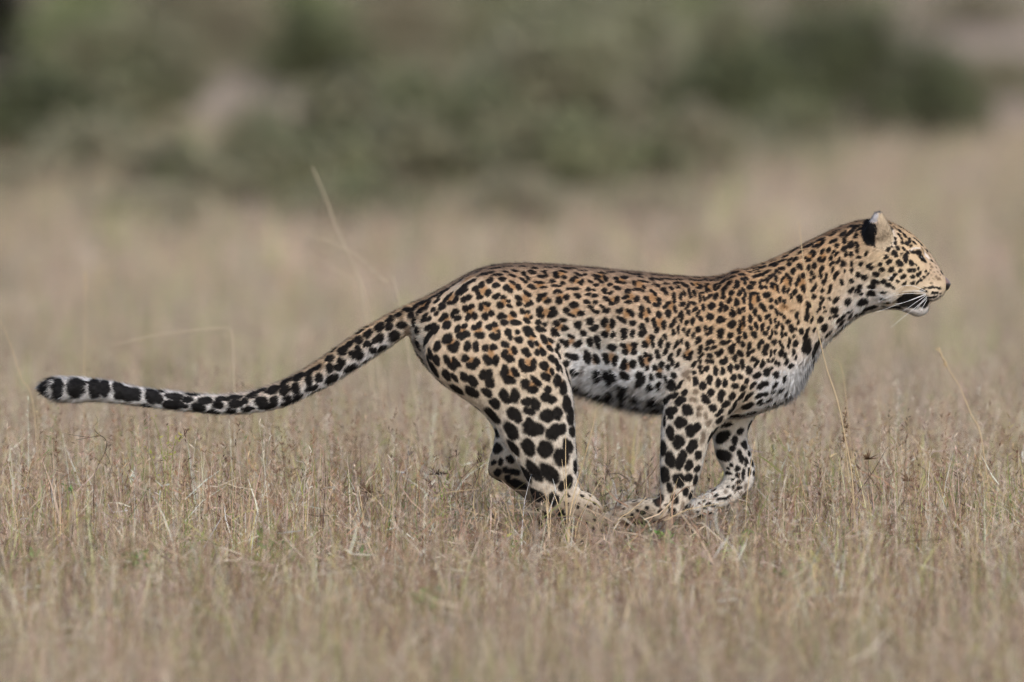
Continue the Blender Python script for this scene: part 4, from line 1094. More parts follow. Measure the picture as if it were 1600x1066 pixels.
def ground_tone(p, n, vi):
    """colour of the coat between its marks"""
    px, py = to_px(p)
    v, kind, al, lf = vv[vi], reg[vi], along[vi], loft_i[vi]
    v = np.where(px < 780, np.minimum(v, 0.5), v)
    body = ramp(v, [(0, (128, 104, 84)), (.05, (160, 132, 106)), (.12, (186, 152, 118)), (.32, (202, 174, 142)), (.52, (218, 202, 180)), (.64, (228, 220, 208)), (.74, (243, 241, 240)), (1, (244, 243, 244))])
    warm = ramp(v, [(0, (128, 100, 76)), (.05, (164, 128, 94)), (.14, (190, 153, 112)), (.4, (204, 170, 130)), (.6, (214, 189, 156)), (.72, (228, 214, 200)), (.80, (242, 241, 241)), (1, (238, 237, 238))])
    wk = (np.clip((px - 1000) / 120, 0, 1) * np.clip((1420 - px) / 120, 0, 1))[:, None]
    col = body * (1 - wk) + warm * wk
    headk = np.clip((px - 1330) / 50, 0, 1)[:, None] * ((kind == 0) | (kind == 1))[:, None]
    vh = np.where((px > 1398) & (py < 464), np.minimum(v, 0.62), v)
    headc = ramp(vh, [(0, (178, 144, 106)), (.2, (206, 174, 132)), (.55, (214, 188, 150)), (.72, (220, 200, 170)), (.88, (232, 228, 226)), (1, (238, 236, 238))])
    col = col * (1 - headk) + headc * headk
    muzzle = np.clip((px - 1440) / 20, 0, 1)[:, None] * headk * np.clip((450 - py) / 20, 0, 1)[:, None]
    col = col * (1 - muzzle) + lin((188, 162, 134)) * muzzle
    lip = np.clip((py - 462) / 5, 0, 1)[:, None] * np.clip((px - 1455) / 4, 0, 1)[:, None] * headk
    col = col * (1 - lip) + lin((236, 232, 228)) * lip
    chin = (np.clip((px - 1403) / 8, 0, 1) * np.clip((py - 476) / 5, 0, 1))[:, None] * headk
    col = col * (1 - chin) + lin((222, 219, 218)) * chin
    leg = ramp(np.clip((py - 560) / 220, 0, 1), [(0, (206, 180, 148)), (.25, (214, 194, 166)), (.5, (226, 212, 192)), (1, (224, 208, 186))])
    inner = np.clip(np.abs(v - 0.5) * 2 - 0.72, 0, 0.28)[:, None] / 0.28
    inner = np.maximum(inner, np.clip(1 - np.abs(n[:, 1]) * 2.0, 0, 1)[:, None] * 0.8)
    far_inside = ((lf == 5) | (lf == 6) | (lf == 8)) & (n[:, 1] < 0)
    inner = np.where(far_inside[:, None], np.maximum(inner, 0.65), inner)
    inner = inner * 0.6
    leg = leg * (1 - inner) + WHT * inner
    col = np.where((kind == 3)[:, None], leg, col)
    paw = ramp(np.clip(n[:, 2] * 0.5 + 0.5, 0, 1), [(0, (92, 76, 64)), (.5, (168, 148, 122)), (1, (206, 192, 172))])  # dark below for the pads, with brown shadow painted in as well
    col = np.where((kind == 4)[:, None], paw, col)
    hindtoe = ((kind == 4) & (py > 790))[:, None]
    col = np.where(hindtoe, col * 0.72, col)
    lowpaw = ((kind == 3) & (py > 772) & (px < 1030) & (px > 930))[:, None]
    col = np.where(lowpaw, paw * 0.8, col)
    tl = ramp(np.clip(0.5 - 0.6 * n[:, 2], 0, 1), [(0, (196, 160, 118)), (.45, (212, 190, 162)), (.75, (234, 230, 228)), (1, (238, 236, 236))])
    tw = np.clip((al - 0.3) / 0.35, 0, 1)[:, None] * 0.8
    col = np.where((kind == 2)[:, None], tl * (1 - tw) + WHT * tw, col)
    return col
TONE = ground_tone(co, VN, np.arange(NV))
_l = TONE @ np.array([0.3, 0.59, 0.11])
TONE = TONE * 0.9 + _l[:, None] * 0.095
for it in range(36):
    TONE = 0.35 * TONE + 0.65 * neighbour_mean(TONE, ed, NV)

def coat(p, n, vi, r, jit=True):
    """hair colour at surface points p near vertices vi"""
    px, py = to_px(p)
    kind = reg[vi]
    col = TONE[vi].copy()
    # irregular edges: a little noise on where the marks are read
    q = p + 0.0012 * np.stack([np.sin(p[:, 2] * 260 + p[:, 0] * 90), np.sin(p[:, 0] * 210), np.sin(p[:, 0] * 240 + p[:, 2] * 120 + 1.0)], 1)
    q = q + 0.0005 * np.stack([np.sin(p[:, 2] * 760 + 1.0), np.sin(p[:, 0] * 640), np.sin(p[:, 0] * 820 + 2.0)], 1)
    if jit:
        q = q + r.normal(0, 0.0007, p.shape)
    fb, fr, fw, ft = (field(q, M) for M in MK)
    def put(col, f, c, k=1.0, soft=0.16):
        m = (np.clip((1 + soft - f) / (2 * soft), 0, 1) * k)[:, None]
        return col * (1 - m) + c * m
    notear = kind != 5
    col = put(col, np.where(notear, ft, 9), TANC, 0.88, 0.45)
    col = put(col, np.where(notear, fw, 9), WHT, 0.5, 0.5)
    col = put(col, np.where(notear, fr, 9), BRN, 0.75, 0.35)
    col = put(col, np.where(notear, fb, 9), BLK, 0.985, 0.14)
    # ears: black back with a white spot, grey tip, pale inside
    e = kind == 5
    if e.any():
        ex, ey = px[e], py[e]
        if jit:
            ex, ey = ex + r.normal(0, 1.6, len(ex)), ey + r.normal(0, 1.8, len(ey))
        ridge = 1371.5 - (ey - 345) * 0.06
        inside = ex > ridge
        deep = np.clip(1 - np.abs(ex - ridge - 9) / 14, 0, 1) * np.clip((ey - 342) / 12, 0, 1) * np.clip((392 - ey) / 14, 0, 1)  # shade of the ear's hollow, painted in since the cup is solid
        cup = lin((190, 170, 142)) * (0.93 + 0.14 * np.sin(ex * 1.7 + ey * 0.5))[:, None] * (1 - 0.35 * deep[:, None]) + lin((120, 104, 92)) * 0.35 * deep[:, None]
        ec = np.where(inside[:, None], cup, col[e])
        edge = np.clip(1 - np.abs(ex - ridge) / 2.2, 0, 1) * (ey > 346)
        ec = ec * (1 - 0.55 * edge[:, None]) + lin((104, 80, 62)) * 0.55 * edge[:, None]
        spot = (~inside) & (ey <= 347 + 0.3 * (1369 - ex) * 0)
        ec = np.where(spot[:, None], lin((172, 168, 168)), ec)
        blk = (~inside) & (ey > 350 - 0.35 * (1369 - ex)) & (ey < 386) & (ex < ridge - 1)
        ec = np.where(blk[:, None], BLK, ec)
        ec = np.where((ey < 333)[:, None], lin((112, 104, 100)), ec)
        col[e] = ec
    # dark patch at the ear's root
    er = (kind == 0) & (((px - 1357) / 11) ** 2 + ((py - 362) / 22) ** 2 < 1)
    col = np.where(er[:, None], BLK, col)
    return col

# skin sheet under the hair
vid = np.arange(NV)
skin_col = coat(co, VN, vid, rng, jit=False)
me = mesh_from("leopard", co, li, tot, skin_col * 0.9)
m, nt, out = new_mat("leopard_skin")
a = attr_node(nt)
b = nt.nodes.new("ShaderNodeBsdfPrincipled")
b.inputs["Roughness"].default_value = 0.8
b.inputs["Specular IOR Level"].default_value = 0.15
nt.links.new(a.outputs["Color"], b.inputs["Base Color"])
nt.links.new(b.outputs[0], out.inputs[0])
leopard = link("leopard", me, m)
props(leopard, "spotted leopard running at full stretch with its long tail held out behind", "leopard")

# ---------------------------------------------------------------- leopard: fur
m, nt, out = new_mat("leopard_fur")
a = attr_node(nt)
nn = attr_node(nt, "skin_normal")
b = nt.nodes.new("ShaderNodeBsdfPrincipled")
b.inputs["Roughness"].default_value = 0.55
b.inputs["Specular IOR Level"].default_value = 0.12
nt.links.new(a.outputs["Color"], b.inputs["Base Color"])
nt.links.new(nn.outputs["Vector"], b.inputs["Normal"])
nt.links.new(b.outputs[0], out.inputs[0])
MAT_FUR = m

def sample_skin(n, weight, r):
    A, B, C = co[TRI[:, 0]], co[TRI[:, 1]], co[TRI[:, 2]]
    ar = np.linalg.norm(np.cross(B - A, C - A), axis=1) * weight[TRI].mean(1)
    cdf = np.cumsum(ar); cdf /= cdf[-1]
    t = np.searchsorted(cdf, r.random(n))
    u, v = r.random(n), r.random(n)
    fl = u + v > 1
    u[fl], v[fl] = 1 - u[fl], 1 - v[fl]
    w = np.stack([1 - u - v, u, v], 1)
    ti = TRI[t]
    mixv = lambda arr: np.einsum('ij,ijk->ik', w, arr[ti])
    vi = ti[np.arange(n), w.argmax(1)]
    nrm = mixv(VN); nrm /= np.linalg.norm(nrm, axis=1)[:, None]
    fl = mixv(flow); fl -= nrm * np.sum(fl * nrm, 1)[:, None]; fl /= np.linalg.norm(fl, axis=1)[:, None] + 1e-9
    return mixv(co), nrm, fl, vi

LOCKS_P, LOCKS_N, LOCKS_F, LOCKS_V = sample_skin(30000, np.ones(NV), np.random.default_rng(31))
_kd = KDTree(len(LOCKS_P))
for _i, _p in enumerate(LOCKS_P):
    _kd.insert(_p, _i)
_kd.balance()
_rl = np.random.default_rng(32)
LOCK_TONE = np.clip(_rl.normal(1.0, 0.17, 30000), 0.62, 1.4)
_big = KDTree(7000)
for _i in range(7000):
    _big.insert(LOCKS_P[_i], _i)
_big.balance()
_bt = np.clip(_rl.normal(1.0, 0.085, 7000), 0.8, 1.25)
LOCK_TONE = LOCK_TONE * _bt[np.array([_big.find(_p)[1] for _p in LOCKS_P.tolist()])]
LOCK_SIDE = _rl.normal(0, 0.18, 30000)

def grow(n, r, weight, lscale, tilt, segs, width, name, guard=0.11):
    p, nrm, fl, vi = sample_skin(n, weight, r)
    find = _kd.find
    lk = np.array([find(q)[1] for q in p.tolist()])
    L = hl[vi] * lscale * r.uniform(0.65, 1.2, n)
    tl = tilt + r.normal(0, 0.10, n)
    g = r.random(n) < guard * np.where(reg[vi] == 2, 2.0, 1.0)
    L = np.where(g, L * 1.5, L)
    tl = np.where(g, tl + 0.34, tl)
    side = np.cross(nrm, fl)
    d = fl + nrm * tl[:, None] + side * (r.normal(0, 0.13, n) + LOCK_SIDE[lk])[:, None]
    d /= np.linalg.norm(d, axis=1)[:, None]
    # tips of one lock draw together
    off = LOCKS_P[lk] - p
    off -= nrm * np.sum(off * nrm, 1)[:, None]
    ol = np.linalg.norm(off, axis=1)[:, None]
    off *= np.minimum(1, 0.008 / (ol + 1e-9))
    tipv = d * L[:, None] + off * (0.35 * np.clip(L / 0.008, 0.4, 1.2))[:, None]
    d = tipv / (np.linalg.norm(tipv, axis=1)[:, None] + 1e-9)
    wv = np.cross(d, nrm); wv /= np.linalg.norm(wv, axis=1)[:, None] + 1e-9
    roll = r.normal(0, 0.5, n)[:, None]
    wv = wv * np.cos(roll) + np.cross(d, wv) * np.sin(roll)
    W = (width * r.uniform(0.7, 1.3, n))[:, None] * wv * 0.5
    root = p - nrm * 0.001
    col = coat(p + d * (np.minimum(L, 0.014) * 0.5)[:, None], nrm, vi, r)
    bright = r.normal(1.0, 0.10, (n, 1)) * LOCK_TONE[lk][:, None]
    col = np.clip(col * bright, 0.004, 0.88)
    if segs == 1:
        V = np.stack([root - W, root + W, root + d * L[:, None]], 1).reshape(-1, 3)
        F = np.arange(n * 3).reshape(-1, 3); fs = 3; k = 3
    else:
        mid = root + d * (L * 0.5)[:, None]
        d2 = d + np.array([0, 0, -0.55]); d2 /= np.linalg.norm(d2, axis=1)[:, None]
        tip = mid + d2 * (L * 0.5)[:, None]
        V = np.stack([root - W, root + W, mid - W * 0.8, mid + W * 0.8, tip], 1).reshape(-1, 3)
        b0 = np.arange(n) * 5
        F = np.concatenate([np.stack([b0, b0 + 1, b0 + 3], 1), np.stack([b0, b0 + 3, b0 + 2], 1), np.stack([b0 + 2, b0 + 3, b0 + 4], 1)])
        fs = 3; k = 5
    nl = nrm.copy()
    nl[:, 2] = np.where(nl[:, 2] < 0, nl[:, 2] * 0.2, nl[:, 2])
    N = np.repeat(nl * 0.8 + d * 0.25 + side * LOCK_SIDE[lk][:, None], k, 0)
    N /= np.linalg.norm(N, axis=1)[:, None]
    me = mesh_from(name, V, F, fs, np.repeat(col, k, 0), N)
    return link(name, me, MAT_FUR, leopard)

near = np.where(VN[:, 1] < 0.25, 1.0, 0.30)
dense = near * np.where(PXV > 1340, 1.9, 1.0) * np.where(reg == 5, 1.5, 1.0)
rf = np.random.default_rng(77)
o = grow(520000, rf, dense, 1.0, 0.34, 1, 0.0011, "fur")
o["kind"] = "stuff"
longw = near * (np.clip(belly + throat, 0, 1) + 0.25 * (reg == 2) * (along > 0.8)) + 1e-9
o = grow(42000, rf, longw, 1.3, 0.36, 2, 0.0013, "belly_fur")
o["kind"] = "stuff"

# ---------------------------------------------------------------- leopard: eyes, nose, whiskers
def ellipsoid(name, c, ax, rad, mat, sub=3):
    bm = bmesh.new()
    bmesh.ops.create_icosphere(bm, subdivisions=sub, radius=1.0)
    V = np.array([v.co[:] for v in bm.verts]); F = [tuple(v.index for v in f.verts) for f in bm.faces]
    bm.free()
    V = c + (V * rad) @ np.asarray(ax)
    return poly_mesh(name, V, F), V
MAT_EYE = plain_material("wet_dark_eye", (18, 14, 9), 0.12, 0.5)
for s in (-1, 1):
    c, n = cast(1441, 403)
    if s > 0: c = c * np.array([1, -1, 1]); n = n * np.array([1, -1, 1])
    t = math.radians(38)
    ax = np.array([[math.cos(t), 0, -math.sin(t)], [0, 1, 0], [math.sin(t), 0, math.cos(t)]])
    me, _ = ellipsoid("eye", c - n * 0.0005, ax, np.array([0.0088, 0.0046, 0.0034]), MAT_EYE)
    link("eye", me, MAT_EYE, leopard)

def nose_mesh():
    rows = [(1463,424,1463,446,17,0),(1471,428,1469,450,17,0),(1478,433,1475,453,15,0),(1483,438,1480,454,12,0),(1486,443,1483,451,7,0)]
    V, F, *_ = loft_mesh(rows, 4, 20)
    px, py = to_px(V)
    col = np.tile(lin((122, 98, 88)), (len(V), 1))
    dark = (py > 442.5 + 0.25 * np.abs(px - 1480)) & (px > 1471)
    col[dark] = lin((26, 20, 20))
    f = np.array([q for q in F if len(q) == 4]); t = np.array([q for q in F if len(q) == 3])
    flat = np.concatenate([f.ravel(), t.ravel()]); sizes = np.concatenate([np.full(len(f), 4), np.full(len(t), 3)])
    return mesh_from("nose", V, flat, sizes, col)
m, nt, out = new_mat("nose_leather")
a = attr_node(nt)
b = nt.nodes.new("ShaderNodeBsdfPrincipled")
b.inputs["Roughness"].default_value = 0.38
nt.links.new(a.outputs["Color"], b.inputs["Base Color"])
nt.links.new(b.outputs[0], out.inputs[0])
link("nose", nose_mesh(), m, leopard)

MAT_WHISKER = plain_material("white_whisker", (238, 236, 232), 0.35, 0.4)
WH = [((1446,455),(1408,452),(1372,453),(1344,452)),((1447,458),(1415,459),(1390,464),(1372,472)),((1448,460),(1424,469),(1397,478),(1370,488)),
      ((1447,459),(1428,467),(1412,473),(1398,475)),((1449,463),(1434,478),(1414,494),(1392,512)),((1447,462),(1432,472),(1421,480),(1410,487)),
      ((1447,455),(1428,447),(1412,447),(1400,453)),((1449,466),(1440,474),(1434,481),(1429,486)),((1449,468),(1445,475),(1442,480),(1440,485)),((1444,456),(1420,455),(1400,458),(1384,465))]
for i, w in enumerate(WH):
    for s in (-1, 1):
        c, n = cast(*w[0])
        pts = [c]
        for j, q in enumerate(w[1:]):
            pts.append(P(q[0], q[1], c[1] - 0.012 - 0.018 * j - 0.004 * (i % 3)))
        pts = catmull(np.array(pts), 6)
        if s > 0: pts = pts * np.array([1, -1, 1])
        V, F = tube(pts, np.linspace(0.0005, 0.0002, len(pts)), 5)
        link("whisker", poly_mesh("whisker", V, F), MAT_WHISKER, leopard)
# ---------------------------------------------------------------- single stalks, twigs and weeds
MAT_STRAW = plain_material("straw_stalk", (206, 182, 142), 0.55, 0.3, (60.0, 0.8))
MAT_PALE = plain_material("weathered_straw", (186, 170, 144), 0.6, 0.2, (60.0, 0.85))
MAT_SEED = plain_material("brown_seed_head", (122, 96, 74), 0.8, 0.15, (120.0, 0.6))
MAT_DTWIG = plain_material("dead_twig", (96, 78, 66), 0.85, 0.1, (80.0, 0.6))
MAT_GREENSTEM = plain_material("green_stem", (150, 152, 88), 0.6, 0.25, (50.0, 0.75))

def seed_cluster(center, along_v, length, spread, n, size, r):
    d = np.asarray(along_v, float); d /= np.linalg.norm(d)
    t = r.uniform(0, 1, n)
    q = center + d * (t * length)[:, None] + r.normal(0, spread, (n, 3)) * np.sin(np.pi * (0.15 + 0.8 * t))[:, None]
    g = d + r.normal(0, 0.5, (n, 3)); g /= np.linalg.norm(g, axis=1)[:, None]
    s = np.cross(g, r.normal(0, 1, (n, 3))); s /= np.linalg.norm(s, axis=1)[:, None]
    k = np.cross(g, s)
    ln = size * r.uniform(0.6, 1.3, (n, 1))
    V = np.stack([q, q + g * ln * 0.5 + s * ln * 0.2, q + g * ln * 0.5 - s * ln * 0.2, q + g * ln * 0.5 + k * ln * 0.2, q + g * ln], 1).reshape(-1, 3)
    b = np.arange(n) * 5
    F = []
    for i in b:
        F += [(i, i + 1, i + 3), (i, i + 3, i + 2), (i, i + 2, i + 1), (i + 4, i + 3, i + 1), (i + 4, i + 2, i + 3), (i + 4, i + 1, i + 2)]
    return V, F

def root_empty(name, base, label, category, group=None):
    o = bpy.data.objects.new(name, None)
    o.location = base
    COL.objects.link(o)
    bpy.context.view_layer.update()
    return props(o, label, category, group)

def ground_foot(px, y):
    """column to the point where a stalk at depth y meets the soil"""
    k = S * (DIST + y) / DIST
    return np.array([(px - 800) * k, y, float(ground_height((px - 800) * k, y)) - 0.004])

def stalk(path_px, y, label, group, radius=0.0011, mat=None, seed=None, foot=None, lean=0.0):
    """a grass stalk through photo points (top first) at depth y, rooted in the soil"""
    n = len(path_px)
    pts = [P(px, py, y - lean * (1 - i / max(1, n - 1))) for i, (px, py) in enumerate(path_px)]
    last, prev = path_px[-1], path_px[-2]
    fx = foot if foot is not None else last[0] + (last[0] - prev[0]) * 0.3
    pts.append(ground_foot(fx, y))
    pts = catmull(np.array(pts)[::-1], 8)
    o = root_empty("grass_stalk", pts[0], label, "grass stalk", group)
    V, F = tube(pts, np.linspace(radius, radius * 0.55, len(pts)), 5)
    link("stem", poly_mesh("stalk_stem", V, F), mat or MAT_STRAW, o)
    if seed:
        r = np.random.default_rng(int(path_px[0][0]))
        n_s, ln, sp, sz, sm = seed
        V, F = seed_cluster(pts[-1] - (pts[-1] - pts[-3]) / np.linalg.norm(pts[-1] - pts[-3]) * ln, pts[-1] - pts[-3], ln, sp, n_s, sz, r)
        link("seed_head", poly_mesh("seed_head", V, F, False), sm, o)
    return o

G1 = "single grass stalks standing out of the dry grass"
stalk([(1248,346),(1256,410),(1266,465),(1279,520),(1292,575),(1309,627),(1322,690),(1333,758)], -0.32, "long pale stalk crossing in front of the leopard's neck", G1, 0.0016, foot=1340)
stalk([(1467,545),(1483,577),(1500,605),(1518,648),(1536,695)], 0.35, "bent straw stalk leaning ahead of the leopard's chin", G1, 0.0014, seed=(26, .05, .0012, .009, MAT_STRAW), foot=1560)
stalk([(1322,640),(1321,676),(1325,730),(1335,800)], -0.15, "upright stalk with a brown seed spike ahead of the chest", G1, 0.0011, seed=(46, .075, .0022, .009, MAT_SEED), foot=1338)
stalk([(1235,650),(1243,690),(1250,740),(1262,800)], 0.1, "thin stalk beside the folded far forepaw", G1, 0.0009, foot=1266)
stalk([(1405,640),(1430,690),(1455,745),(1478,800)], 0.5, "slanting stalk beyond the dark seed heads", G1, 0.001, foot=1492)
stalk([(488,262),(505,300),(522,345),(545,400),(566,470)], 2.8, "tall blurred stalk rising behind the leopard's rump", G1, 0.0026, MAT_PALE, foot=600)
stalk([(472,364),(520,380),(560,402),(600,440),(622,464)], 2.2, "arching blurred stalk drooping behind the tail root", G1, 0.0022, MAT_PALE, foot=680)
stalk([(478,396),(510,412),(545,438),(572,470)], 3.0, "shorter arching stalk under the drooping one behind the tail", G1, 0.002, MAT_PALE, foot=630)
stalk([(180,540),(230,527),(290,518),(350,513),(359,515),(362,524),(364,560)], 1.5, "nearly level straw bent over above the tail", G1, 0.0025, MAT_PALE, foot=370)
stalk([(133,425),(133,480),(132,540),(131,590)], 1.2, "upright thin stalk behind the tail tip", G1, 0.001, seed=(22, .05, .0012, .007, MAT_STRAW), foot=131)
stalk([(0,500),(18,545),(32,590),(52,640)], 0.9, "curved stalk behind the tip of the tail", G1, 0.0011, foot=66)
stalk([(1180,690),(1172,740),(1166,800)], -0.2, "short pale stalk across the folded far forepaw", G1, 0.0012, foot=1164)
stalk([(1060,800),(1076,820),(1082,850)], -0.25, "short pale stalk under the near foreleg", G1, 0.001, foot=1086)
stalk([(690,790),(735,800),(770,812),(810,838)], -0.1, "broken pale straw lying below the hind leg", G1, 0.0011, foot=822)
stalk([(1320,600),(1300,560),(1290,540)][::-1], 0.7, "thin stalk under the leopard's throat", G1, 0.0008, foot=1345)
stalk([(1010,778),(985,800),(962,822)], -0.16, "thick pale straw across the near forepaw", G1, 0.0016, foot=930)
stalk([(940,880),(990,860),(1012,845)][::-1], -0.3, "pale straw beside the toes of the hind paw", G1, 0.0011, foot=930)

def dark_head(px, py, y, fx, label):
    o = root_empty("seed_stalk", ground_foot(fx, y), label, "seed stalk", "stalks with dark dry seed heads")
    top = P(px, py, y)
    pts = catmull(np.array([ground_foot(fx, y), ground_foot(fx, y) * 0.4 + top * 0.6 + np.array([0.006, 0, 0]), top]), 6)
    V, F = tube(pts, np.linspace(0.0011, 0.0007, len(pts)), 5)
    link("stem", poly_mesh("seed_stalk_stem", V, F), MAT_DTWIG, o)
    r = np.random.default_rng(int(px))
    parts = []
    for k in range(26):
        d = r.normal(0, 1, 3); d[2] = abs(d[2]) * 0.8; d /= np.linalg.norm(d)
        ln = r.uniform(0.011, 0.026)
        parts.append(tube(np.array([top, top + d * ln * 0.6, top + d * ln]), [0.0011, 0.0012, 0.0003], 4))
    V, F = join_vf(parts)
    link("seed_head", poly_mesh("dark_seed_head", V, F), MAT_SEED, o)
for a in [(1357,718,0.0,1352,"dark star-shaped seed head behind the slanting twig"),(1420,752,0.1,1424,"dark seed head alone ahead of the slanting twig"),
          (1312,792,0.05,1310,"dark seed head low beside the seed spike"),(1398,800,0.2,1396,"dark seed head low under the lone one"),
          (684,742,0.25,690,"dark seed head on a curved stem behind the hind leg"),(572,770,0.2,578,"dark ragged seed head between tail and hind leg"),
          (40,770,0.1,44,"dark seed head under the tail tip"),(970,940,-2.2,972,"dark seed head below the hind paw's toes")]:
    dark_head(*a)

def twig(paths, y, label, mat=MAT_DTWIG, r0=0.0016):
    base = ground_foot(paths[0][0][0], y)
    o = root_empty("dead_twig", base, label, "twig", "dead twigs in the grass")
    for i, path in enumerate(paths):
        pts = [P(px, py, y + 0.01 * math.sin(k + i)) for k, (px, py) in enumerate(path)]
        if i == 0: pts = [base] + pts
        pts = catmull(np.array(pts), 6)
        k = 1.0 if i == 0 else 0.6
        V, F = tube(pts, np.linspace(r0 * k, r0 * 0.35 * k, len(pts)), 5)
        link("branch", poly_mesh("twig_branch", V, F), mat, o)
twig([[(146,760),(152,730),(163,708),(166,692),(158,682),(140,684),(118,688)],[(160,683),(150,676),(146,668),(152,658),(148,648)],[(140,684),(125,682),(100,678)],[(163,706),(170,720),(176,740)]], -0.05,
     "dark leafless twig with bent side branches under the tail")
twig([[(1330,795),(1338,776),(1362,742),(1388,698)],[(1338,776),(1335,755),(1330,740)],[(1362,742),(1356,728)]], -0.05, "straight dark twig slanting up ahead of the chest", r0=0.0018)
twig([[(800,848),(806,820),(812,800),(836,770)],[(806,818),(786,800),(780,786)]], -0.3, "thin twig before the far hind foot", r0=0.0011)
twig([[(720,800),(706,772),(696,752)],[(708,776),(716,760)]], 0.1, "small forked twig behind the hind leg", r0=0.0011)

def weed(stems, y, label, leaf_tones, n_leaf, leaf, seedv):
    base = ground_foot(stems[0][0][0], y)
    o = root_empty("weed", base, label, "weed", "green weeds in the dry grass")
    r = np.random.default_rng(seedv)
    allpts = []
    for path in stems:
        pts = np.vstack([ground_foot(path[0][0], y)[None], np.array([P(px, py, y + r.normal(0, .012)) for px, py in path])])
        pts = catmull(pts, 6)
        V, F = tube(pts, np.linspace(0.0014, 0.0006, len(pts)), 5)
        link("stem", poly_mesh("weed_stem", V, F), MAT_GREENSTEM, o)
        allpts.append(pts[len(pts) // 2:])
    q = np.vstack(allpts)
    for i in range(n_leaf):
        c = q[r.integers(0, len(q))] + r.normal(0, 0.004, 3)
        d = r.normal(0, 1, 3); d[2] = abs(d[2]) * 0.7 + 0.2; d /= np.linalg.norm(d)
        s = np.cross(d, r.normal(0, 1, 3)); s /= np.linalg.norm(s)
        nn_ = np.cross(d, s)
        ln = leaf * r.uniform(0.6, 1.3)
        V = np.array([c, c + d * ln * .4 + s * ln * .22, c + d * ln + nn_ * ln * 0.15, c + d * ln * .4 - s * ln * .22, c + d * ln * .5 + nn_ * ln * .05])
        col = np.tile(lin(leaf_tones[r.integers(0, len(leaf_tones))]) * r.uniform(.85, 1.15), (5, 1))
        me = mesh_from("weed_leaf", V, np.array([[0, 1, 4], [1, 2, 4], [2, 3, 4], [3, 0, 4]]), 3, col)
        link("leaf", me, MAT_GRASS, o)
YEL = [(186, 180, 92), (168, 172, 84), (196, 186, 110)]
GRN = [(126, 156, 84), (142, 168, 92), (110, 142, 78), (150, 170, 110)]
weed([[(254,800),(256,740),(250,690),(240,655)],[(262,780),(268,720),(274,690),(286,680)],[(248,790),(240,730),(228,700)],[(258,760),(262,700),(262,665)]], -0.12, "spindly yellow-green weed rising under the tail", YEL, 46, 0.011, 3)
weed([[(205,900),(200,880),(190,868)],[(210,905),(215,890),(222,880)],[(206,905),(206,885),(212,872)]], -1.15, "fresh green weed low in the grass below the tail", GRN, 34, 0.028, 4)
weed([[(105,790),(103,765),(100,752)],[(106,790),(110,770),(116,764)]], 0.0, "small green sprig below the tail tip", GRN, 14, 0.014, 5)
weed([[(800,870),(790,845),(786,815)],[(804,870),(812,850),(822,838)],[(798,872),(780,858)]], -0.5, "yellowish green weed beside the far hind foot", YEL + GRN, 26, 0.013, 6)
weed([[(1040,850),(1034,838),(1030,828)],[(1042,850),(1050,840)]], -0.55, "tiny green sprig below the near foreleg", GRN, 14, 0.018, 7)
weed([[(664,960),(662,940),(658,925)],[(668,960),(676,944),(684,930)],[(660,962),(648,945)]], -2.05, "soft green weed in the near grass below the belly", GRN, 28, 0.028, 8)
weed([[(546,905),(552,880),(556,858)],[(550,905),(562,885),(566,868)]], -1.05, "pale green weed before the dry seed head", GRN, 22, 0.022, 9)

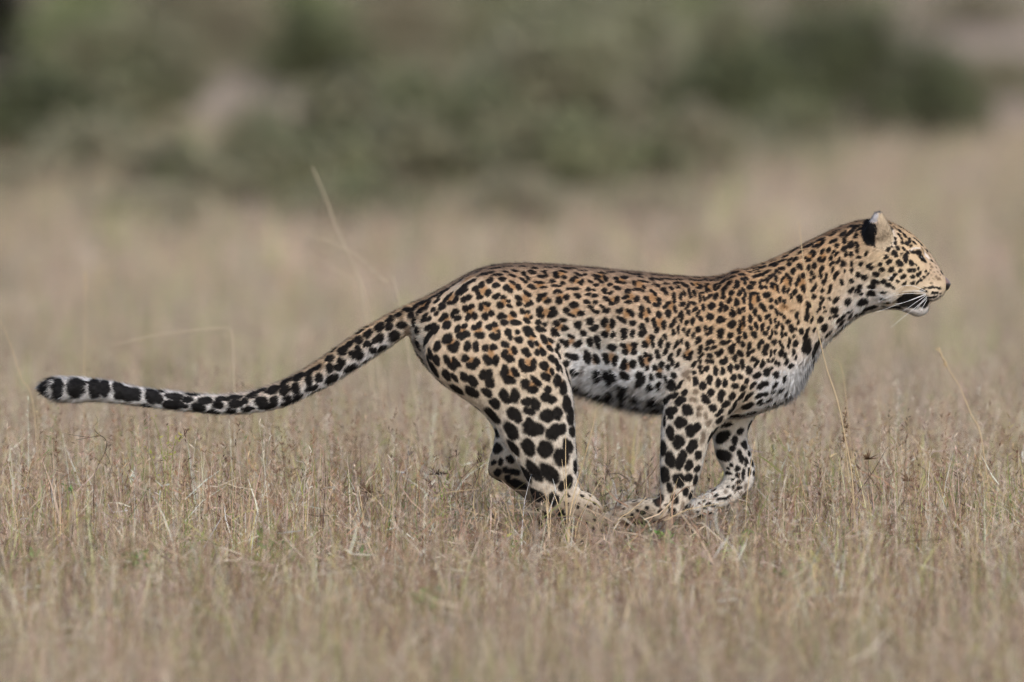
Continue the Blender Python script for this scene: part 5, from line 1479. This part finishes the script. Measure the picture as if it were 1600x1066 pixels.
weed([[(420,880),(416,855),(408,838)],[(424,880),(432,858),(440,846)],[(422,882),(424,850)]], -0.85, "small green weed between the low fresh one and the pale one", GRN, 26, 0.024, 10)
weed([[(1470,800),(1466,770),(1470,745)],[(1474,800),(1482,776)]], 0.1, "thin yellow-green weed beyond the lone dark seed head", YEL, 20, 0.012, 11)
weed([[(1240,935),(1234,912),(1228,900)],[(1244,935),(1252,915),(1258,905)]], -1.7, "soft green weed in the near grass ahead of the forepaws", GRN, 26, 0.026, 12)
weed([[(60,905),(56,884),(48,872)],[(64,905),(72,886),(78,876)],[(62,905),(62,880)]], -1.2, "green weed at the edge of the field below the tail tip", GRN + YEL, 28, 0.024, 13)

def tuft(blades, y, label):
    base = ground_foot(blades[0][-1][0], y)
    o = root_empty("grass_tuft", base, label, "grass tuft", "pale straw tufts before the leopard's feet")
    r = np.random.default_rng(int(blades[0][0][0]))
    for path in blades:
        pts = [P(px, py, y + r.normal(0, .02)) for px, py in path] + [ground_foot(path[-1][0] + r.normal(0, 3), y)]
        pts = catmull(np.array(pts)[::-1], 6)
        n = len(pts)
        w = np.linspace(0.0017, 0.0005, n)[:, None] * np.array([[math.cos(r.normal(0, .6)), 0.4, 0]])
        th = np.array([0, 0.0004, 0])
        V = np.stack([pts - w, pts + w, pts + w + th, pts - w + th], 1).reshape(-1, 3)
        F = []
        for i in range(n - 1):
            for j in range(4):
                F.append((i * 4 + j, i * 4 + (j + 1) % 4, (i + 1) * 4 + (j + 1) % 4, (i + 1) * 4 + j))
        link("blade", poly_mesh("tuft_blade", V, F), MAT_STRAW, o)
tuft([[(932,640),(921,690),(905,745),(890,810)],[(925,670),(912,720),(898,770),(888,830)],[(884,680),(884,730),(886,800)],[(878,718),(882,760),(886,820)],[(940,700),(918,750),(896,800)],
      [(862,762),(872,790),(884,830)],[(908,760),(898,790),(890,830)],[(945,740),(922,780),(900,830)],[(850,790),(868,812),(884,840)]], -0.28, "pale spreading straw tuft before the near hind foot")
tuft([[(843,772),(852,785),(856,812),(857,850)],[(856,758),(857,790),(857,850)],[(868,770),(862,790),(858,850)],[(850,764),(855,790),(857,850)]], -0.34, "straw tuft forked like a fan before the near hock")
tuft([[(978,830),(985,860),(990,890)],[(960,850),(975,870),(988,900)],[(1010,850),(1000,875),(992,905)],[(1020,868),(1004,885),(994,910)],[(1000,840),(994,870),(990,900)]], -0.6, "pale straw tuft before the toes of the hind paw")
tuft([[(560,760),(566,800),(572,840)],[(540,770),(556,810),(570,850)],[(590,775),(582,815),(574,850)],[(528,790),(550,820),(568,855)]], -0.2, "curly straw tuft between tail and hind leg")
